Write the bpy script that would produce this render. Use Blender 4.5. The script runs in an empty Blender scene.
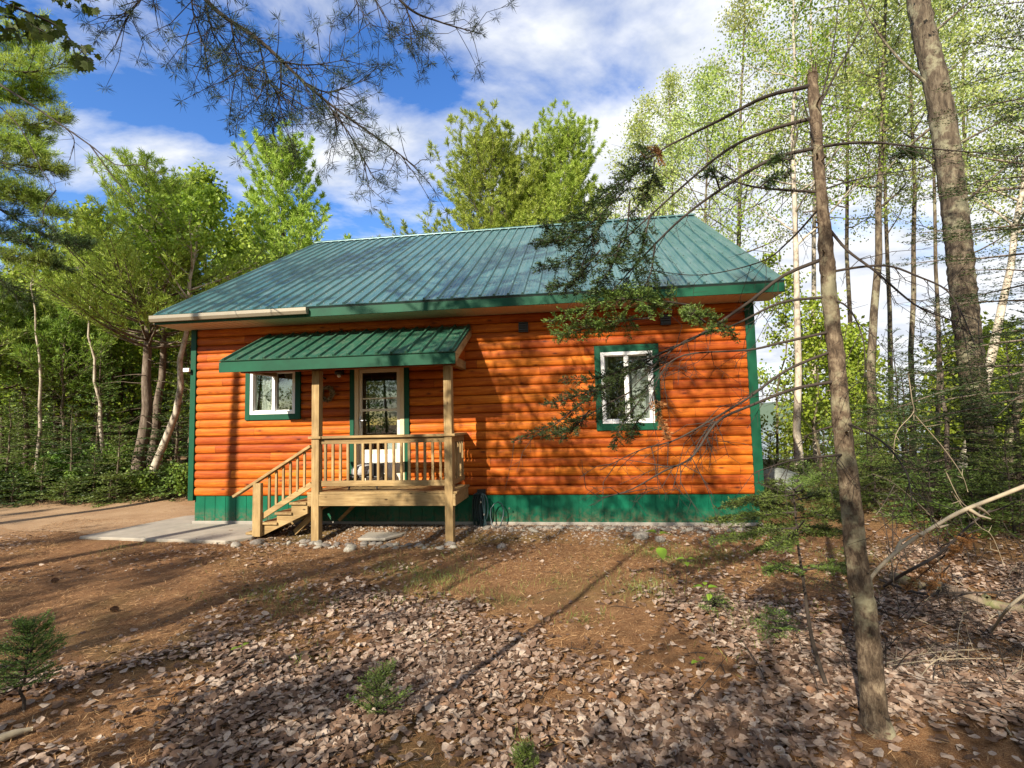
import bpy, math, random
import numpy as np
from mathutils import Vector, Matrix, Quaternion
PI = math.pi
S = bpy.context.scene
COL = S.collection
UP = np.array([0., 0., 1.])
# ------------------------------------------------------------------ camera
F, PITCH, YAW, ROLL = 510.2, .0729, .134, .0231
CAM = np.array([7.023, -8.501, 1.716])
FW = np.array([math.sin(-YAW)*math.cos(PITCH), math.cos(YAW)*math.cos(PITCH), math.sin(PITCH)])
_rt = np.array([math.cos(YAW), math.sin(YAW), 0.]); _up = np.cross(_rt, FW)
RT = math.cos(ROLL)*_rt - math.sin(ROLL)*_up
UPV = math.sin(ROLL)*_rt + math.cos(ROLL)*_up
cd = bpy.data.cameras.new('camera'); cam = bpy.data.objects.new('camera', cd); COL.objects.link(cam)
cd.sensor_width = 36; cd.lens = F/1024*36; cd.clip_end = 3000; cd.clip_start = .05
M = Matrix.Identity(4)
for i in range(3):
    M[i][0], M[i][1], M[i][2], M[i][3] = RT[i], UPV[i], -FW[i], CAM[i]
cam.matrix_world = M
S.camera = cam

def at(px, py, Z):
    """world point seen at that pixel, Z metres deep"""
    return CAM + Z*(FW + RT*(px-512)/F + UPV*(384-py)/F)
def gnd(px, py, z=0.):
    d = FW + RT*(px-512)/F + UPV*(384-py)/F
    return CAM + d*((z-CAM[2])/d[2])
def wallpt(px, py, y=0.):
    d = FW + RT*(px-512)/F + UPV*(384-py)/F
    return CAM + d*((y-CAM[1])/d[1])
def to_px(P):
    d = np.asarray(P, float)-CAM
    Z = d@FW
    return 512+F*(d@RT)/Z, 384-F*(d@UPV)/Z, Z

# ------------------------------------------------------------------ nodes
class NT:
    def __init__(s, name):
        s.m = bpy.data.materials.new(name); s.m.use_nodes = True
        s.t = s.m.node_tree; s.t.nodes.clear()
        s.out = s.t.nodes.new('ShaderNodeOutputMaterial')
    def n(s, typ, ins=None, **kw):
        nd = s.t.nodes.new('ShaderNode'+typ)
        for k, v in kw.items(): setattr(nd, k, v)
        for k, v in (ins or {}).items(): s.put(nd.inputs[k], v)
        return nd
    def put(s, sock, v):
        if isinstance(v, bpy.types.NodeSocket): s.t.links.new(v, sock)
        elif isinstance(v, bpy.types.Node): s.t.links.new(v.outputs[0], sock)
        else:
            if isinstance(v, tuple) and len(v) == 3 and sock.type == 'RGBA': v = v+(1,)
            sock.default_value = v
    def coord(s, scale=(1, 1, 1), loc=(0, 0, 0), out='Object'):
        c = s.n('TexCoord')
        return s.n('Mapping', {'Vector': c.outputs[out], 'Scale': scale, 'Location': loc}).outputs[0]
    def noise(s, vec, scale=5, detail=4, rough=.55, dist=0.):
        return s.n('TexNoise', {'Vector': vec, 'Scale': scale, 'Detail': detail, 'Roughness': rough, 'Distortion': dist}).outputs[0]
    def ramp(s, fac, stops):
        r = s.n('ValToRGB', {'Fac': fac}); cr = r.color_ramp
        while len(cr.elements) > len(stops): cr.elements.remove(cr.elements[-1])
        while len(cr.elements) < len(stops): cr.elements.new(.5)
        for e, (p, c) in zip(cr.elements, stops):
            e.position = p; e.color = (c if isinstance(c, tuple) else (c,)*3)+(1,)
        return r.outputs[0]
    def mix(s, fac, a, b, typ='MIX'):
        n = s.t.nodes.new('ShaderNodeMix'); n.data_type = 'RGBA'; n.blend_type = typ
        s.put(n.inputs[0], fac); s.put(n.inputs[6], a); s.put(n.inputs[7], b)
        return n.outputs[2]
    def math(s, op, a, b=0., c=0., clamp=False):
        n = s.t.nodes.new('ShaderNodeMath'); n.operation = op; n.use_clamp = clamp
        s.put(n.inputs[0], a); s.put(n.inputs[1], b); s.put(n.inputs[2], c)
        return n.outputs[0]
    def bump(s, h, strength=.4, dist=.02):
        return s.n('Bump', {'Height': h, 'Strength': strength, 'Distance': dist}).outputs[0]
    def bsdf(s, col, rough=.6, metal=0., normal=None, spec=.5, coat=0.):
        p = s.n('BsdfPrincipled', {'Base Color': col, 'Roughness': rough, 'Metallic': metal, 'Specular IOR Level': spec, 'Coat Weight': coat})
        if normal is not None: s.put(p.inputs['Normal'], normal)
        return p.outputs[0]
    def end(s, sh):
        s.put(s.out.inputs[0], sh); return s.m

def leaf_mat(name, c1, c2, c3, trans=.3, rough=.55, scale=.6):
    t = NT(name)
    g = t.n('NewGeometry'); rnd = g.outputs['Random Per Island']
    oi = t.n('ObjectInfo')
    big = t.noise(t.coord(out='Object'), scale, 2)
    f = t.math('ADD', t.math('MULTIPLY', rnd, .55), t.math('MULTIPLY', big, .45))
    col = t.ramp(f, [(.15, c1), (.5, c2), (.85, c3)])
    hs = t.n('HueSaturation', {'Hue': t.math('ADD', .485, t.math('MULTIPLY', oi.outputs['Random'], .03)),
             'Value': t.math('ADD', .85, t.math('MULTIPLY', oi.outputs['Random'], .3)), 'Color': col}).outputs[0]
    b = t.bsdf(hs, rough, spec=.35)
    tr = t.n('BsdfTranslucent', {'Color': hs}).outputs[0]
    return t.end(t.n('MixShader', {0: trans, 1: b, 2: tr}).outputs[0])

def bark_mat(name, dark, mid, light, vs=.25, scale=9, lichen=None, bump=.6, dist=.02):
    t = NT(name)
    v = t.coord((1, 1, vs))
    n1 = t.noise(v, scale, 6, .65, .4)
    n3 = t.noise(t.coord((1, 1, vs*.6)), scale*3.2, 5, .75, .9)
    h = t.math('ADD', t.math('MULTIPLY', n1, .55), t.math('MULTIPLY', n3, .45))
    col = t.ramp(h, [(.38, dark), (.5, mid), (.64, light)])
    if lichen:
        ln = t.noise(t.coord(), 3.2, 5, .7)
        col = t.mix(t.ramp(ln, [(.52, 0.), (.62, 1.)]), col, lichen)
    return t.end(t.bsdf(col, .85, normal=t.bump(h, bump, dist), spec=.2))

def wood_mat(name, c1, c2, c3, axis=0, rough=.7):
    t = NT(name)
    sc = [14, 14, 14]; sc[axis] = 1.2
    n1 = t.noise(t.coord(tuple(sc)), 2.2, 6, .6, .6)
    n2 = t.noise(t.coord(), 2.1, 3)
    col = t.ramp(n1, [(.3, c1), (.5, c2), (.68, c3)])
    oi = t.n('ObjectInfo')
    col = t.mix(t.ramp(n2, [(.38, 0.), (.68, .6)]), col, (c1[0]*.62, c1[1]*.6, c1[2]*.62))
    col = t.n('HueSaturation', {'Hue': .5, 'Value': t.math('ADD', .85, t.math('MULTIPLY', oi.outputs['Random'], .3)), 'Color': col}).outputs[0]
    ksc = [5, 5, 5]; ksc[axis] = 2.2
    kn = t.n('TexVoronoi', {'Vector': t.coord(tuple(ksc)), 'Scale': 1.3}).outputs[0]
    col = t.mix(t.ramp(kn, [(.05, 1.), (.1, 0.)]), col, (c1[0]*.3, c1[1]*.25, c1[2]*.2))
    return t.end(t.bsdf(col, rough, normal=t.bump(n1, .25, .004), spec=.25))

def plain(name, col, rough=.6, metal=0., var=.15, scale=6, bump=0., spec=.5):
    t = NT(name)
    n = t.noise(t.coord(), scale, 5, .6)
    c = t.mix(n, tuple(x*(1-var) for x in col), tuple(min(1, x*(1+var)) for x in col))
    return t.end(t.bsdf(c, rough, metal, t.bump(n, bump, .01) if bump else None, spec))

def make_mats():
    D = {}
    # stained log siding
    t = NT('stained_log')
    co = t.coord()
    sep = t.n('SeparateXYZ', {0: co})
    course = t.math('FLOOR', t.math('DIVIDE', t.math('SUBTRACT', sep.outputs[2], .497), .152))
    brd = t.math('FLOOR', t.math('ADD', t.math('DIVIDE', sep.outputs[0], 2.9), t.math('MULTIPLY', course, .37)))
    rv = t.n('TexWhiteNoise', {'Vector': t.n('CombineXYZ', {0: course, 1: brd}).outputs[0]}, noise_dimensions='3D').outputs[0]
    shift = t.n('CombineXYZ', {0: t.math('MULTIPLY', rv, 40.), 1: 0., 2: t.math('MULTIPLY', rv, 7.)}).outputs[0]
    vv = t.n('VectorMath', {0: co, 1: shift}, operation='ADD').outputs[0]
    gr = t.noise(t.n('Mapping', {'Vector': vv, 'Scale': (1.4, 6, 26)}).outputs[0], 1.6, 6, .62, .8)
    bl = t.noise(t.n('Mapping', {'Vector': vv, 'Scale': (1, 1, 3)}).outputs[0], 1.7, 4, .6)
    col = t.ramp(gr, [(.3, (.25, .042, .004)), (.5, (.42, .1, .008)), (.7, (.57, .168, .016))])
    col = t.mix(t.ramp(bl, [(.35, 0.), (.7, .6)]), col, (.24, .034, .004))
    kn = t.n('TexVoronoi', {'Vector': t.n('Mapping', {'Vector': vv, 'Scale': (1.25, .01, 3.6)}).outputs[0], 'Scale': 2.2}).outputs[0]
    col = t.mix(t.ramp(kn, [(.07, .9), (.12, .4), (.24, 0.)]), col, (.07, .012, .003))
    bf = t.math('FRACT', t.math('ADD', t.math('DIVIDE', sep.outputs[0], 2.9), t.math('MULTIPLY', course, .37)))
    col = t.mix(t.ramp(bf, [(.0, .85), (.0022, .85), (.0028, 0.)]), col, (.03, .006, .002))
    zf = t.math('FRACT', t.math('DIVIDE', t.math('SUBTRACT', sep.outputs[2], .497), .152))
    col = t.mix(t.ramp(zf, [(0., .75), (.07, 0.), (.95, 0.), (1., .7)]), col, (.06, .01, .002))
    cr = t.noise(t.n('Mapping', {'Vector': vv, 'Scale': (1.3, 1, 9)}).outputs[0], 2.6, 3, .5, 1.2)
    col = t.mix(t.ramp(cr, [(.485, 0.), (.5, .5), (.515, 0.)]), col, (.2, .03, .004))
    col = t.n('HueSaturation', {'Hue': t.math('ADD', .493, t.math('MULTIPLY', rv, .014)), 'Value': t.math('ADD', .72, t.math('MULTIPLY', rv, .5)), 'Color': col}).outputs[0]
    D['log'] = t.end(t.bsdf(col, t.ramp(gr, [(.3, .5), (.7, .65)]), normal=t.bump(gr, .3, .008), spec=.18))
    # painted greens
    t = NT('green_paint')
    n = t.noise(t.coord(), 2.2, 5, .65)
    col = t.ramp(n, [(.25, (.002, .038, .018)), (.75, (.004, .075, .036))])
    D['green'] = t.end(t.bsdf(col, .55, spec=.2))
    t = NT('green_skirt')
    n = t.noise(t.coord((1, 1, .4)), 3, 5, .65)
    col = t.ramp(n, [(.3, (.001, .062, .032)), (.7, (.002, .115, .06))])
    sz = t.n('SeparateXYZ', {0: t.coord()}).outputs[2]
    sp_ = t.math('MULTIPLY', t.ramp(sz, [(.07, 1.), (.3, 0.)]), t.ramp(t.noise(t.coord(), 14, 6, .7), [(.42, 0.), (.62, .75)]))
    col = t.mix(sp_, col, (.13, .085, .05))
    D['skirt'] = t.end(t.bsdf(col, .45, spec=.22))
    t = NT('green_metal_roof')
    n = t.noise(t.coord((1, .35, .35)), 1.6, 5, .7)
    n2 = t.noise(t.coord((3, .5, .5)), 3.5, 5, .7)
    col = t.ramp(n, [(.3, (.028, .105, .11)), (.7, (.06, .155, .155))])
    col = t.mix(t.ramp(n2, [(.45, 0.), (.72, .5)]), col, (.2, .27, .26))
    D['roof'] = t.end(t.bsdf(col, t.ramp(n2, [(.3, .24), (.7, .42)]), .3, spec=.9))
    t = NT('green_porch_metal')
    n = t.noise(t.coord((1, .5, .5)), 2.4, 5, .7)
    n2 = t.noise(t.coord((2, 1, 1)), 6, 5, .7)
    col = t.ramp(n, [(.3, (.01, .055, .03)), (.7, (.024, .09, .055))])
    col = t.mix(t.ramp(n2, [(.48, 0.), (.7, .4)]), col, (.15, .18, .12))
    D['porchroof'] = t.end(t.bsdf(col, .5, .1, spec=.4))
    D['screw'] = plain('screw_dark', (.02, .035, .03), .5)
    D['soffit'] = plain('tan_vinyl', (.56, .44, .3), .5, var=.04)
    D['gutter'] = plain('aluminium_gutter', (.26, .225, .165), .35, .3, .12)
    D['white'] = plain('white_vinyl', (.78, .78, .75), .4, var=.05)
    D['tan'] = plain('tan_door_frame', (.62, .48, .28), .5, var=.08)
    D['dark'] = plain('dark_interior', (.045, .035, .028), .9)
    D['black'] = plain('black_plastic', (.012, .012, .013), .45)
    D['metal'] = plain('brushed_metal', (.5, .5, .5), .3, .9)
    D['concrete'] = plain('concrete', (.26, .235, .2), .85, var=.2, scale=5, bump=.25)
    D['pad'] = plain('concrete_pad', (.27, .24, .195), .9, var=.4, scale=3.5, bump=.25)
    D['pt_x'] = wood_mat('treated_wood_x', (.2, .128, .052), (.31, .208, .09), (.4, .285, .135), 0)
    D['pt_y'] = wood_mat('treated_wood_y', (.2, .128, .052), (.31, .208, .09), (.4, .285, .135), 1)
    D['pt_z'] = wood_mat('treated_wood_z', (.2, .128, .052), (.31, .208, .09), (.4, .285, .135), 2)
    t = NT('window_glass')
    lw = t.n('Fresnel', {'IOR': 1.5}).outputs[0]
    fac = t.math('ADD', lw, .05, clamp=True)
    D['glass'] = t.end(t.n('MixShader', {0: fac, 1: t.n('BsdfTransparent', {0: (.82, .86, .84)}).outputs[0], 2: t.n('BsdfGlossy', {'Roughness': .015}).outputs[0]}).outputs[0])
    t = NT('curtain_lace')
    n = t.noise(t.coord(), 60, 2)
    b = t.n('MixShader', {0: .35, 1: t.bsdf(t.ramp(n, [(.35, (.75, .74, .7)), (.6, (.88, .87, .84))]), .9), 2: t.n('BsdfTranslucent', {0: (.7, .68, .62)}).outputs[0]}).outputs[0]
    D['curtain'] = t.end(b)
    D['hose'] = plain('dark_hose', (.012, .03, .035), .35)
    D['cushion'] = plain('grey_cushion', (.33, .33, .34), .9, var=.5, scale=40)
    t = NT('fieldstone')
    n = t.noise(t.coord(), 4, 6, .65)
    oi = t.n('ObjectInfo')
    col = t.ramp(n, [(.3, (.12, .1, .08)), (.55, (.24, .21, .17)), (.75, (.38, .34, .29))])
    col = t.n('HueSaturation', {'Hue': t.math('ADD', .48, t.math('MULTIPLY', oi.outputs['Random'], .04)), 'Saturation': .8, 'Value': t.math('ADD', .55, t.math('MULTIPLY', oi.outputs['Random'], .7)), 'Color': col}).outputs[0]
    D['stone'] = t.end(t.bsdf(col, .85, normal=t.bump(n, .4, .02), spec=.25))
    t = NT('boulder_stone')
    n = t.noise(t.coord(), 5, 6, .65)
    col = t.ramp(n, [(.3, (.12, .13, .12)), (.6, (.25, .27, .25)), (.75, (.33, .35, .32))])
    D['boulder'] = t.end(t.bsdf(col, .8, normal=t.bump(n, .4, .02), spec=.25))
    t = NT('gravel_stone')
    rnd = t.n('NewGeometry').outputs['Random Per Island']
    D['gravel'] = t.end(t.bsdf(t.ramp(rnd, [(0., (.08, .055, .04)), (.5, (.17, .13, .1)), (1., (.34, .29, .24))]), .9, spec=.2))
    # forest floor: needle duff with bare soil, moss and sandier driveway
    t = NT('forest_floor')
    co = t.coord()
    a = t.noise(co, .55, 5, .6); b = t.noise(co, 3.5, 6, .7); c = t.noise(co, 38, 5, .75); d = t.noise(t.coord((1, 3, 1)), 110, 3, .7)
    col = t.ramp(b, [(.28, (.085, .038, .015)), (.48, (.2, .095, .038)), (.68, (.32, .17, .072))])
    col = t.mix(t.ramp(c, [(.35, 0.), (.7, .75)]), col, (.27, .155, .08))
    col = t.mix(t.ramp(d, [(.42, .75), (.6, 0.)]), col, (.06, .026, .013))
    e = t.noise(co, 190, 2, .6); col = t.mix(t.ramp(e, [(.56, 0.), (.66, .7)]), col, (.4, .26, .14))
    col = t.mix(t.ramp(a, [(.52, 0.), (.68, .55)]), col, (.075, .075, .022))
    sep = t.n('SeparateXYZ', {0: co})
    w = t.math('MULTIPLY', t.math('SUBTRACT', t.noise(co, .8, 4), .5), 3.5)
    dv = t.math('ADD', t.math('SUBTRACT', t.math('MULTIPLY', sep.outputs[0], -.6), 0.2), t.math('ADD', w, t.math('MULTIPLY', sep.outputs[1], .35)))
    sand = t.mix(t.ramp(c, [(.3, 0.), (.7, 1.)]), (.21, .125, .066), (.42, .28, .165))
    col = t.mix(t.math('MULTIPLY', t.math('MULTIPLY', dv, .45, clamp=True), .85), col, sand)
    # moss and low cover off to the right
    mo = t.math('ADD', t.math('SUBTRACT', sep.outputs[0], 10.3), t.math('ADD', w, t.math('MULTIPLY', sep.outputs[1], .9)))
    col = t.mix(t.math('MULTIPLY', t.math('MULTIPLY', mo, .3, clamp=True), .7), col, t.mix(b, (.035, .05, .012), (.09, .1, .03)))
    h = t.math('ADD', t.math('MULTIPLY', c, .6), t.math('ADD', t.math('MULTIPLY', d, .4), b))
    D['ground'] = t.end(t.bsdf(col, .95, normal=t.bump(h, .55, .03), spec=.12))
    t = NT('packed_dirt')
    a = t.noise(co2 := t.coord(), 1.2, 5, .65); c = t.noise(co2, 45, 4, .7)
    col = t.ramp(a, [(.3, (.24, .15, .085)), (.7, (.4, .28, .17))])
    col = t.mix(t.ramp(c, [(.4, 0.), (.65, .6)]), col, (.19, .115, .065))
    D['drive'] = t.end(t.bsdf(col, .95, normal=t.bump(c, .4, .02), spec=.1))
    # dead leaves
    t = NT('dead_leaves')
    g = t.n('NewGeometry'); rnd = g.outputs['Random Per Island']
    col = t.ramp(rnd, [(0., (.06, .032, .018)), (.3, (.15, .09, .058)), (.62, (.27, .19, .14)), (.9, (.42, .335, .265)), (1., (.2, .09, .035))])
    n = t.noise(t.coord(), 55, 4, .7)
    col = t.mix(t.ramp(n, [(.45, 0.), (.7, .5)]), col, (.14, .085, .055))
    D['dleaf'] = t.end(t.n('MixShader', {0: .12, 1: t.bsdf(col, .7, spec=.3), 2: t.n('BsdfTranslucent', {0: col}).outputs[0]}).outputs[0])
    t = NT('dead_needles')
    rnd = t.n('NewGeometry').outputs['Random Per Island']
    D['dneedle'] = t.end(t.bsdf(t.ramp(rnd, [(0., (.06, .026, .012)), (.45, (.24, .115, .045)), (1., (.5, .32, .16))]), .8, spec=.2))
    D['grass'] = leaf_mat('grass_blades', (.07, .1, .02), (.13, .17, .035), (.24, .25, .07), .25)
    D['moss'] = leaf_mat('low_cover', (.03, .05, .012), (.07, .09, .02), (.13, .14, .035), .2)
    D['pine'] = leaf_mat('pine_needles', (.06, .11, .018), (.17, .25, .032), (.32, .4, .06), .32)
    D['pine_y'] = leaf_mat('pine_needles_young', (.17, .27, .035), (.34, .45, .06), (.5, .6, .13), .42)
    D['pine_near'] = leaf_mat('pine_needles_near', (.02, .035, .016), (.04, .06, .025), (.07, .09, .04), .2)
    D['leaf_b'] = leaf_mat('spring_leaves', (.13, .205, .016), (.25, .335, .03), (.38, .45, .065), .42)
    D['leaf_s'] = leaf_mat('pale_poplar_leaves', (.2, .27, .06), (.37, .43, .11), (.54, .57, .22), .45)
    D['leaf_m'] = leaf_mat('maple_leaves', (.04, .075, .006), (.075, .12, .01), (.12, .16, .02), .5)
    D['leaf_u'] = leaf_mat('understory_leaves', (.045, .1, .015), (.11, .2, .026), (.22, .33, .05), .38)
    D['fir'] = leaf_mat('fir_needles', (.016, .034, .01), (.038, .068, .017), (.075, .11, .025), .2)
    D['fir_l'] = leaf_mat('fir_needles_light', (.05, .085, .018), (.1, .155, .028), (.17, .23, .045), .25)
    D['sapling'] = leaf_mat('seedling_leaves', (.12, .22, .02), (.2, .32, .03), (.27, .4, .05), .45)
    D['bark_p'] = bark_mat('pine_bark', (.05, .035, .025), (.13, .1, .075), (.24, .2, .16))
    D['bark_g'] = bark_mat('grey_bark', (.022, .016, .011), (.085, .064, .043), (.19, .155, .105), lichen=(.2, .185, .12), scale=12, bump=.9)
    D['bark_b'] = bark_mat('birch_bark', (.1, .08, .06), (.36, .31, .24), (.5, .46, .38), vs=.9, scale=5, bump=.3)
    D['bark_d'] = bark_mat('dead_spruce_bark', (.026, .018, .012), (.1, .07, .046), (.23, .18, .12), vs=.55, scale=26, lichen=(.26, .235, .15), bump=.9, dist=.012)
    D['twig'] = plain('dry_twig', (.034, .024, .017), .9, var=.4, scale=12)
    D['twig_l'] = plain('weathered_branch', (.3, .245, .165), .85, var=.3, scale=12)
    D['redneedle'] = leaf_mat('rusty_needles', (.2, .07, .025), (.28, .11, .04), (.36, .17, .07), .2)
    D['logmoss'] = bark_mat('rotten_log_bark', (.05, .035, .025), (.14, .1, .07), (.25, .2, .14), vs=.4, scale=8, lichen=(.14, .14, .06))
    t = NT('lake_water')
    n = t.noise(t.coord((1, 4, 1)), 1.5, 3)
    D['water'] = t.end(t.bsdf((.05, .08, .1), .08, normal=t.bump(n, .15, .05)))
    D['cone'] = plain('pine_cone_brown', (.09, .045, .025), .85, var=.4, scale=60)
    return D
MT = make_mats()

# ------------------------------------------------------------------ mesh building
def mesh_np(name, V, counts, idx, mats=(), fmat=None, smooth=False):
    me = bpy.data.meshes.new(name)
    V = np.asarray(V, np.float32).reshape(-1, 3); counts = np.asarray(counts, np.int32); idx = np.asarray(idx, np.int32)
    me.vertices.add(len(V)); me.vertices.foreach_set('co', V.ravel())
    me.loops.add(len(idx)); me.loops.foreach_set('vertex_index', idx)
    me.polygons.add(len(counts))
    st = np.zeros(len(counts), np.int32); st[1:] = np.cumsum(counts)[:-1]
    me.polygons.foreach_set('loop_start', st); me.polygons.foreach_set('loop_total', counts)
    me.polygons.foreach_set('use_smooth', np.full(len(counts), bool(smooth)))
    for m in mats: me.materials.append(m)
    if fmat is not None: me.polygons.foreach_set('material_index', np.asarray(fmat, np.int32))
    me.update(calc_edges=True)
    return me

class MB:
    def __init__(s): s.v = []; s.c = []; s.i = []; s.n = 0
    def add(s, V, faces):
        V = np.asarray(V, float).reshape(-1, 3)
        for f in faces: s.c.append(len(f)); s.i.extend([k+s.n for k in f])
        s.v.append(V); s.n += len(V); return s
    def addq(s, V, idx, k):
        V = np.asarray(V, float).reshape(-1, 3); idx = np.asarray(idx).reshape(-1)
        s.c.extend([k]*(len(idx)//k)); s.i.extend((idx+s.n).tolist()); s.v.append(V); s.n += len(V); return s
    def box(s, x0, x1, y0, y1, z0, z1):
        return s.add([(x0, y0, z0), (x1, y0, z0), (x1, y1, z0), (x0, y1, z0), (x0, y0, z1), (x1, y0, z1), (x1, y1, z1), (x0, y1, z1)],
                     [(0, 3, 2, 1), (4, 5, 6, 7), (0, 1, 5, 4), (1, 2, 6, 5), (2, 3, 7, 6), (3, 0, 4, 7)])
    def beam(s, a, b, w, h, up=(0, 0, 1)):
        a = np.array(a, float); b = np.array(b, float); d = b-a; d /= np.linalg.norm(d)
        r = np.cross(d, up); r /= np.linalg.norm(r); u = np.cross(r, d)
        r *= w/2; u *= h/2
        V = [a-r-u, a+r-u, a+r+u, a-r+u, b-r-u, b+r-u, b+r+u, b-r+u]
        return s.add(V, [(0, 3, 2, 1), (4, 5, 6, 7), (0, 1, 5, 4), (1, 2, 6, 5), (2, 3, 7, 6), (3, 0, 4, 7)])
    def prism(s, pts, d):
        """pts: closed 3-D outline, d: extrusion vector"""
        p = np.array(pts, float); n = len(p); V = np.vstack([p, p+np.array(d, float)])
        return s.add(V, [tuple(range(n))[::-1], tuple(range(n, 2*n))]+[(k, (k+1) % n, n+(k+1) % n, n+k) for k in range(n)])
    def tube(s, P, R, n=6, cap=True):
        P = np.asarray(P, float); m = len(P); R = np.broadcast_to(np.asarray(R, float), (m,))
        T = np.gradient(P, axis=0); T /= np.maximum(np.linalg.norm(T, axis=1, keepdims=True), 1e-9)
        ref = np.array([1., 0, 0]) if abs(T[:, 2]).mean() > .7 else UP
        A = np.cross(T, ref); A /= np.maximum(np.linalg.norm(A, axis=1, keepdims=True), 1e-9); B = np.cross(T, A)
        th = np.arange(n)*2*PI/n
        V = P[:, None]+R[:, None, None]*(A[:, None]*np.cos(th)[None, :, None]+B[:, None]*np.sin(th)[None, :, None])
        k = np.arange(n); k2 = (k+1) % n; r = np.arange(m-1)[:, None]*n
        Q = np.stack([r+k, r+k2, r+n+k2, r+n+k], -1).reshape(-1)
        n0 = s.n
        s.addq(V, Q, 4)
        if cap:
            s.c.append(n); s.i.extend([n0+j for j in range(n)]); s.c.append(n); s.i.extend([n0+(m-1)*n+j for j in range(n)][::-1])
        return s
    def lathe(s, prof, c, n=16):
        V = [(c[0]+r*math.cos(2*PI*k/n), c[1]+r*math.sin(2*PI*k/n), c[2]+z) for r, z in prof for k in range(n)]
        return s.add(V, [(j*n+k, j*n+(k+1) % n, (j+1)*n+(k+1) % n, (j+1)*n+k) for j in range(len(prof)-1) for k in range(n)]
                     + [tuple(range(n))[::-1], tuple((len(prof)-1)*n+k for k in range(n))])
    def mesh(s, name, mats, smooth=False):
        if not isinstance(mats, (list, tuple)): mats = [mats]
        return mesh_np(name, np.vstack(s.v), s.c, s.i, mats, smooth=smooth)
    def build(s, name, mat, parent=None, loc=(0, 0, 0), smooth=False, bevel=0):
        return link(name, s.mesh(name, mat, smooth), parent, loc, bevel)

def link(name, me, parent=None, loc=(0, 0, 0), bevel=0):
    o = bpy.data.objects.new(name, me); COL.objects.link(o); o.location = loc
    if parent is not None: o.parent = parent
    if bevel:
        b = o.modifiers.new('Bevel', 'BEVEL'); b.width = bevel; b.segments = 2; b.limit_method = 'ANGLE'
    return o
def tag(o, label=None, cat=None, group=None, kind=None):
    if label: o['label'] = label
    if cat: o['category'] = cat
    if group: o['group'] = group
    if kind: o['kind'] = kind
    return o
def thing(name, label, cat, loc=(0, 0, 0), group=None):
    o = bpy.data.objects.new(name, None); COL.objects.link(o); o.location = loc
    o.empty_display_size = .2
    return tag(o, label, cat, group)
def dup(root, loc, rz=0., sc=1., label=None, group=None):
    r = root.copy(); COL.objects.link(r); r.location = loc; r.rotation_euler = (0, 0, rz); r.scale = (sc,)*3 if not isinstance(sc, tuple) else sc
    if label: r['label'] = label
    if group: r['group'] = group
    for ch in list(root.children):
        c = ch.copy(); COL.objects.link(c); c.parent = r
        for g in list(ch.children):
            d = g.copy(); COL.objects.link(d); d.parent = c
    return r

def relief(me, amp, seed):
    n = len(me.vertices); co = np.zeros(n*3, np.float32); me.vertices.foreach_get('co', co); co = co.reshape(-1, 3); rg = np.random.default_rng(seed)
    nm = np.zeros(n*3, np.float32); me.vertices.foreach_get('normal', nm); nm = nm.reshape(-1, 3)
    f = sum(np.sin(co@(rg.normal(size=3)*np.array([k, k, k*.45]))+rg.random()*6) for k in (18, 30, 47, 70, 95))/2.2+rg.normal(size=n)*.5
    me.vertices.foreach_set('co', (co+nm*(f*amp)[:, None]).ravel().astype(np.float32)); me.update(); return me
def unit(v): return v/np.maximum(np.linalg.norm(v, axis=-1, keepdims=True), 1e-9)
def leaves(C, D, L, Wd, rng, name, mat, flat=0.):
    """one rhombic leaf or needle per row: base C, direction D, length L, width Wd"""
    C = np.asarray(C, float); n = len(C); D = unit(np.asarray(D, float))
    N = rng.normal(size=(n, 3)); N[:, 2] += flat*2
    B = unit(np.cross(D, N)); L = np.broadcast_to(L, (n,))[:, None]; Wd = np.broadcast_to(Wd, (n,))[:, None]
    V = np.stack([C, C+D*L*.5+B*Wd*.5, C+D*L, C+D*L*.5-B*Wd*.5], 1)
    return mesh_np(name, V, np.full(n, 4), np.arange(4*n), [mat])
def leaves6(C, D, L, Wd, rng, name, mat, flat=0.):
    C = np.asarray(C, float); n = len(C); D = unit(np.asarray(D, float))
    N = rng.normal(size=(n, 3)); N[:, 2] += flat*2
    B = unit(np.cross(D, N)); N = np.cross(B, D); L = np.broadcast_to(L, (n,))[:, None]; W = np.broadcast_to(Wd, (n,))[:, None]/2
    cup = N*L*.1
    V = np.stack([C, C+D*L*.28+B*W*.85+cup, C+D*L*.62+B*W*.9+cup, C+D*L, C+D*L*.62-B*W*.9+cup, C+D*L*.28-B*W*.85+cup], 1)
    k = np.arange(n)[:, None]*6
    idx = np.concatenate([k+np.array([0, 1, 2, 3]), k+np.array([0, 3, 4, 5])], 1)
    return mesh_np(name, V, np.full(2*n, 4), idx.ravel(), [mat])
def smooth_path(P, m=14):
    P = np.asarray(P, float); n = len(P)
    if n < 3: return np.linspace(P[0], P[-1], m)
    Q = np.vstack([2*P[0]-P[1], P, 2*P[-1]-P[-2]]); out = []
    for t in np.linspace(0, n-1-1e-6, m):
        i = int(t); u = t-i; a, b, c, d = Q[i:i+4]
        out.append(.5*((2*b)+(c-a)*u+(2*a-5*b+4*c-d)*u*u+(3*b-a-3*c+d)*u**3))
    return np.array(out)
def path_at(P, s):
    k = s*(len(P)-1); i = min(int(k), len(P)-2); return P[i]+(P[i+1]-P[i])*(k-i), unit(P[i+1]-P[i])
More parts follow.
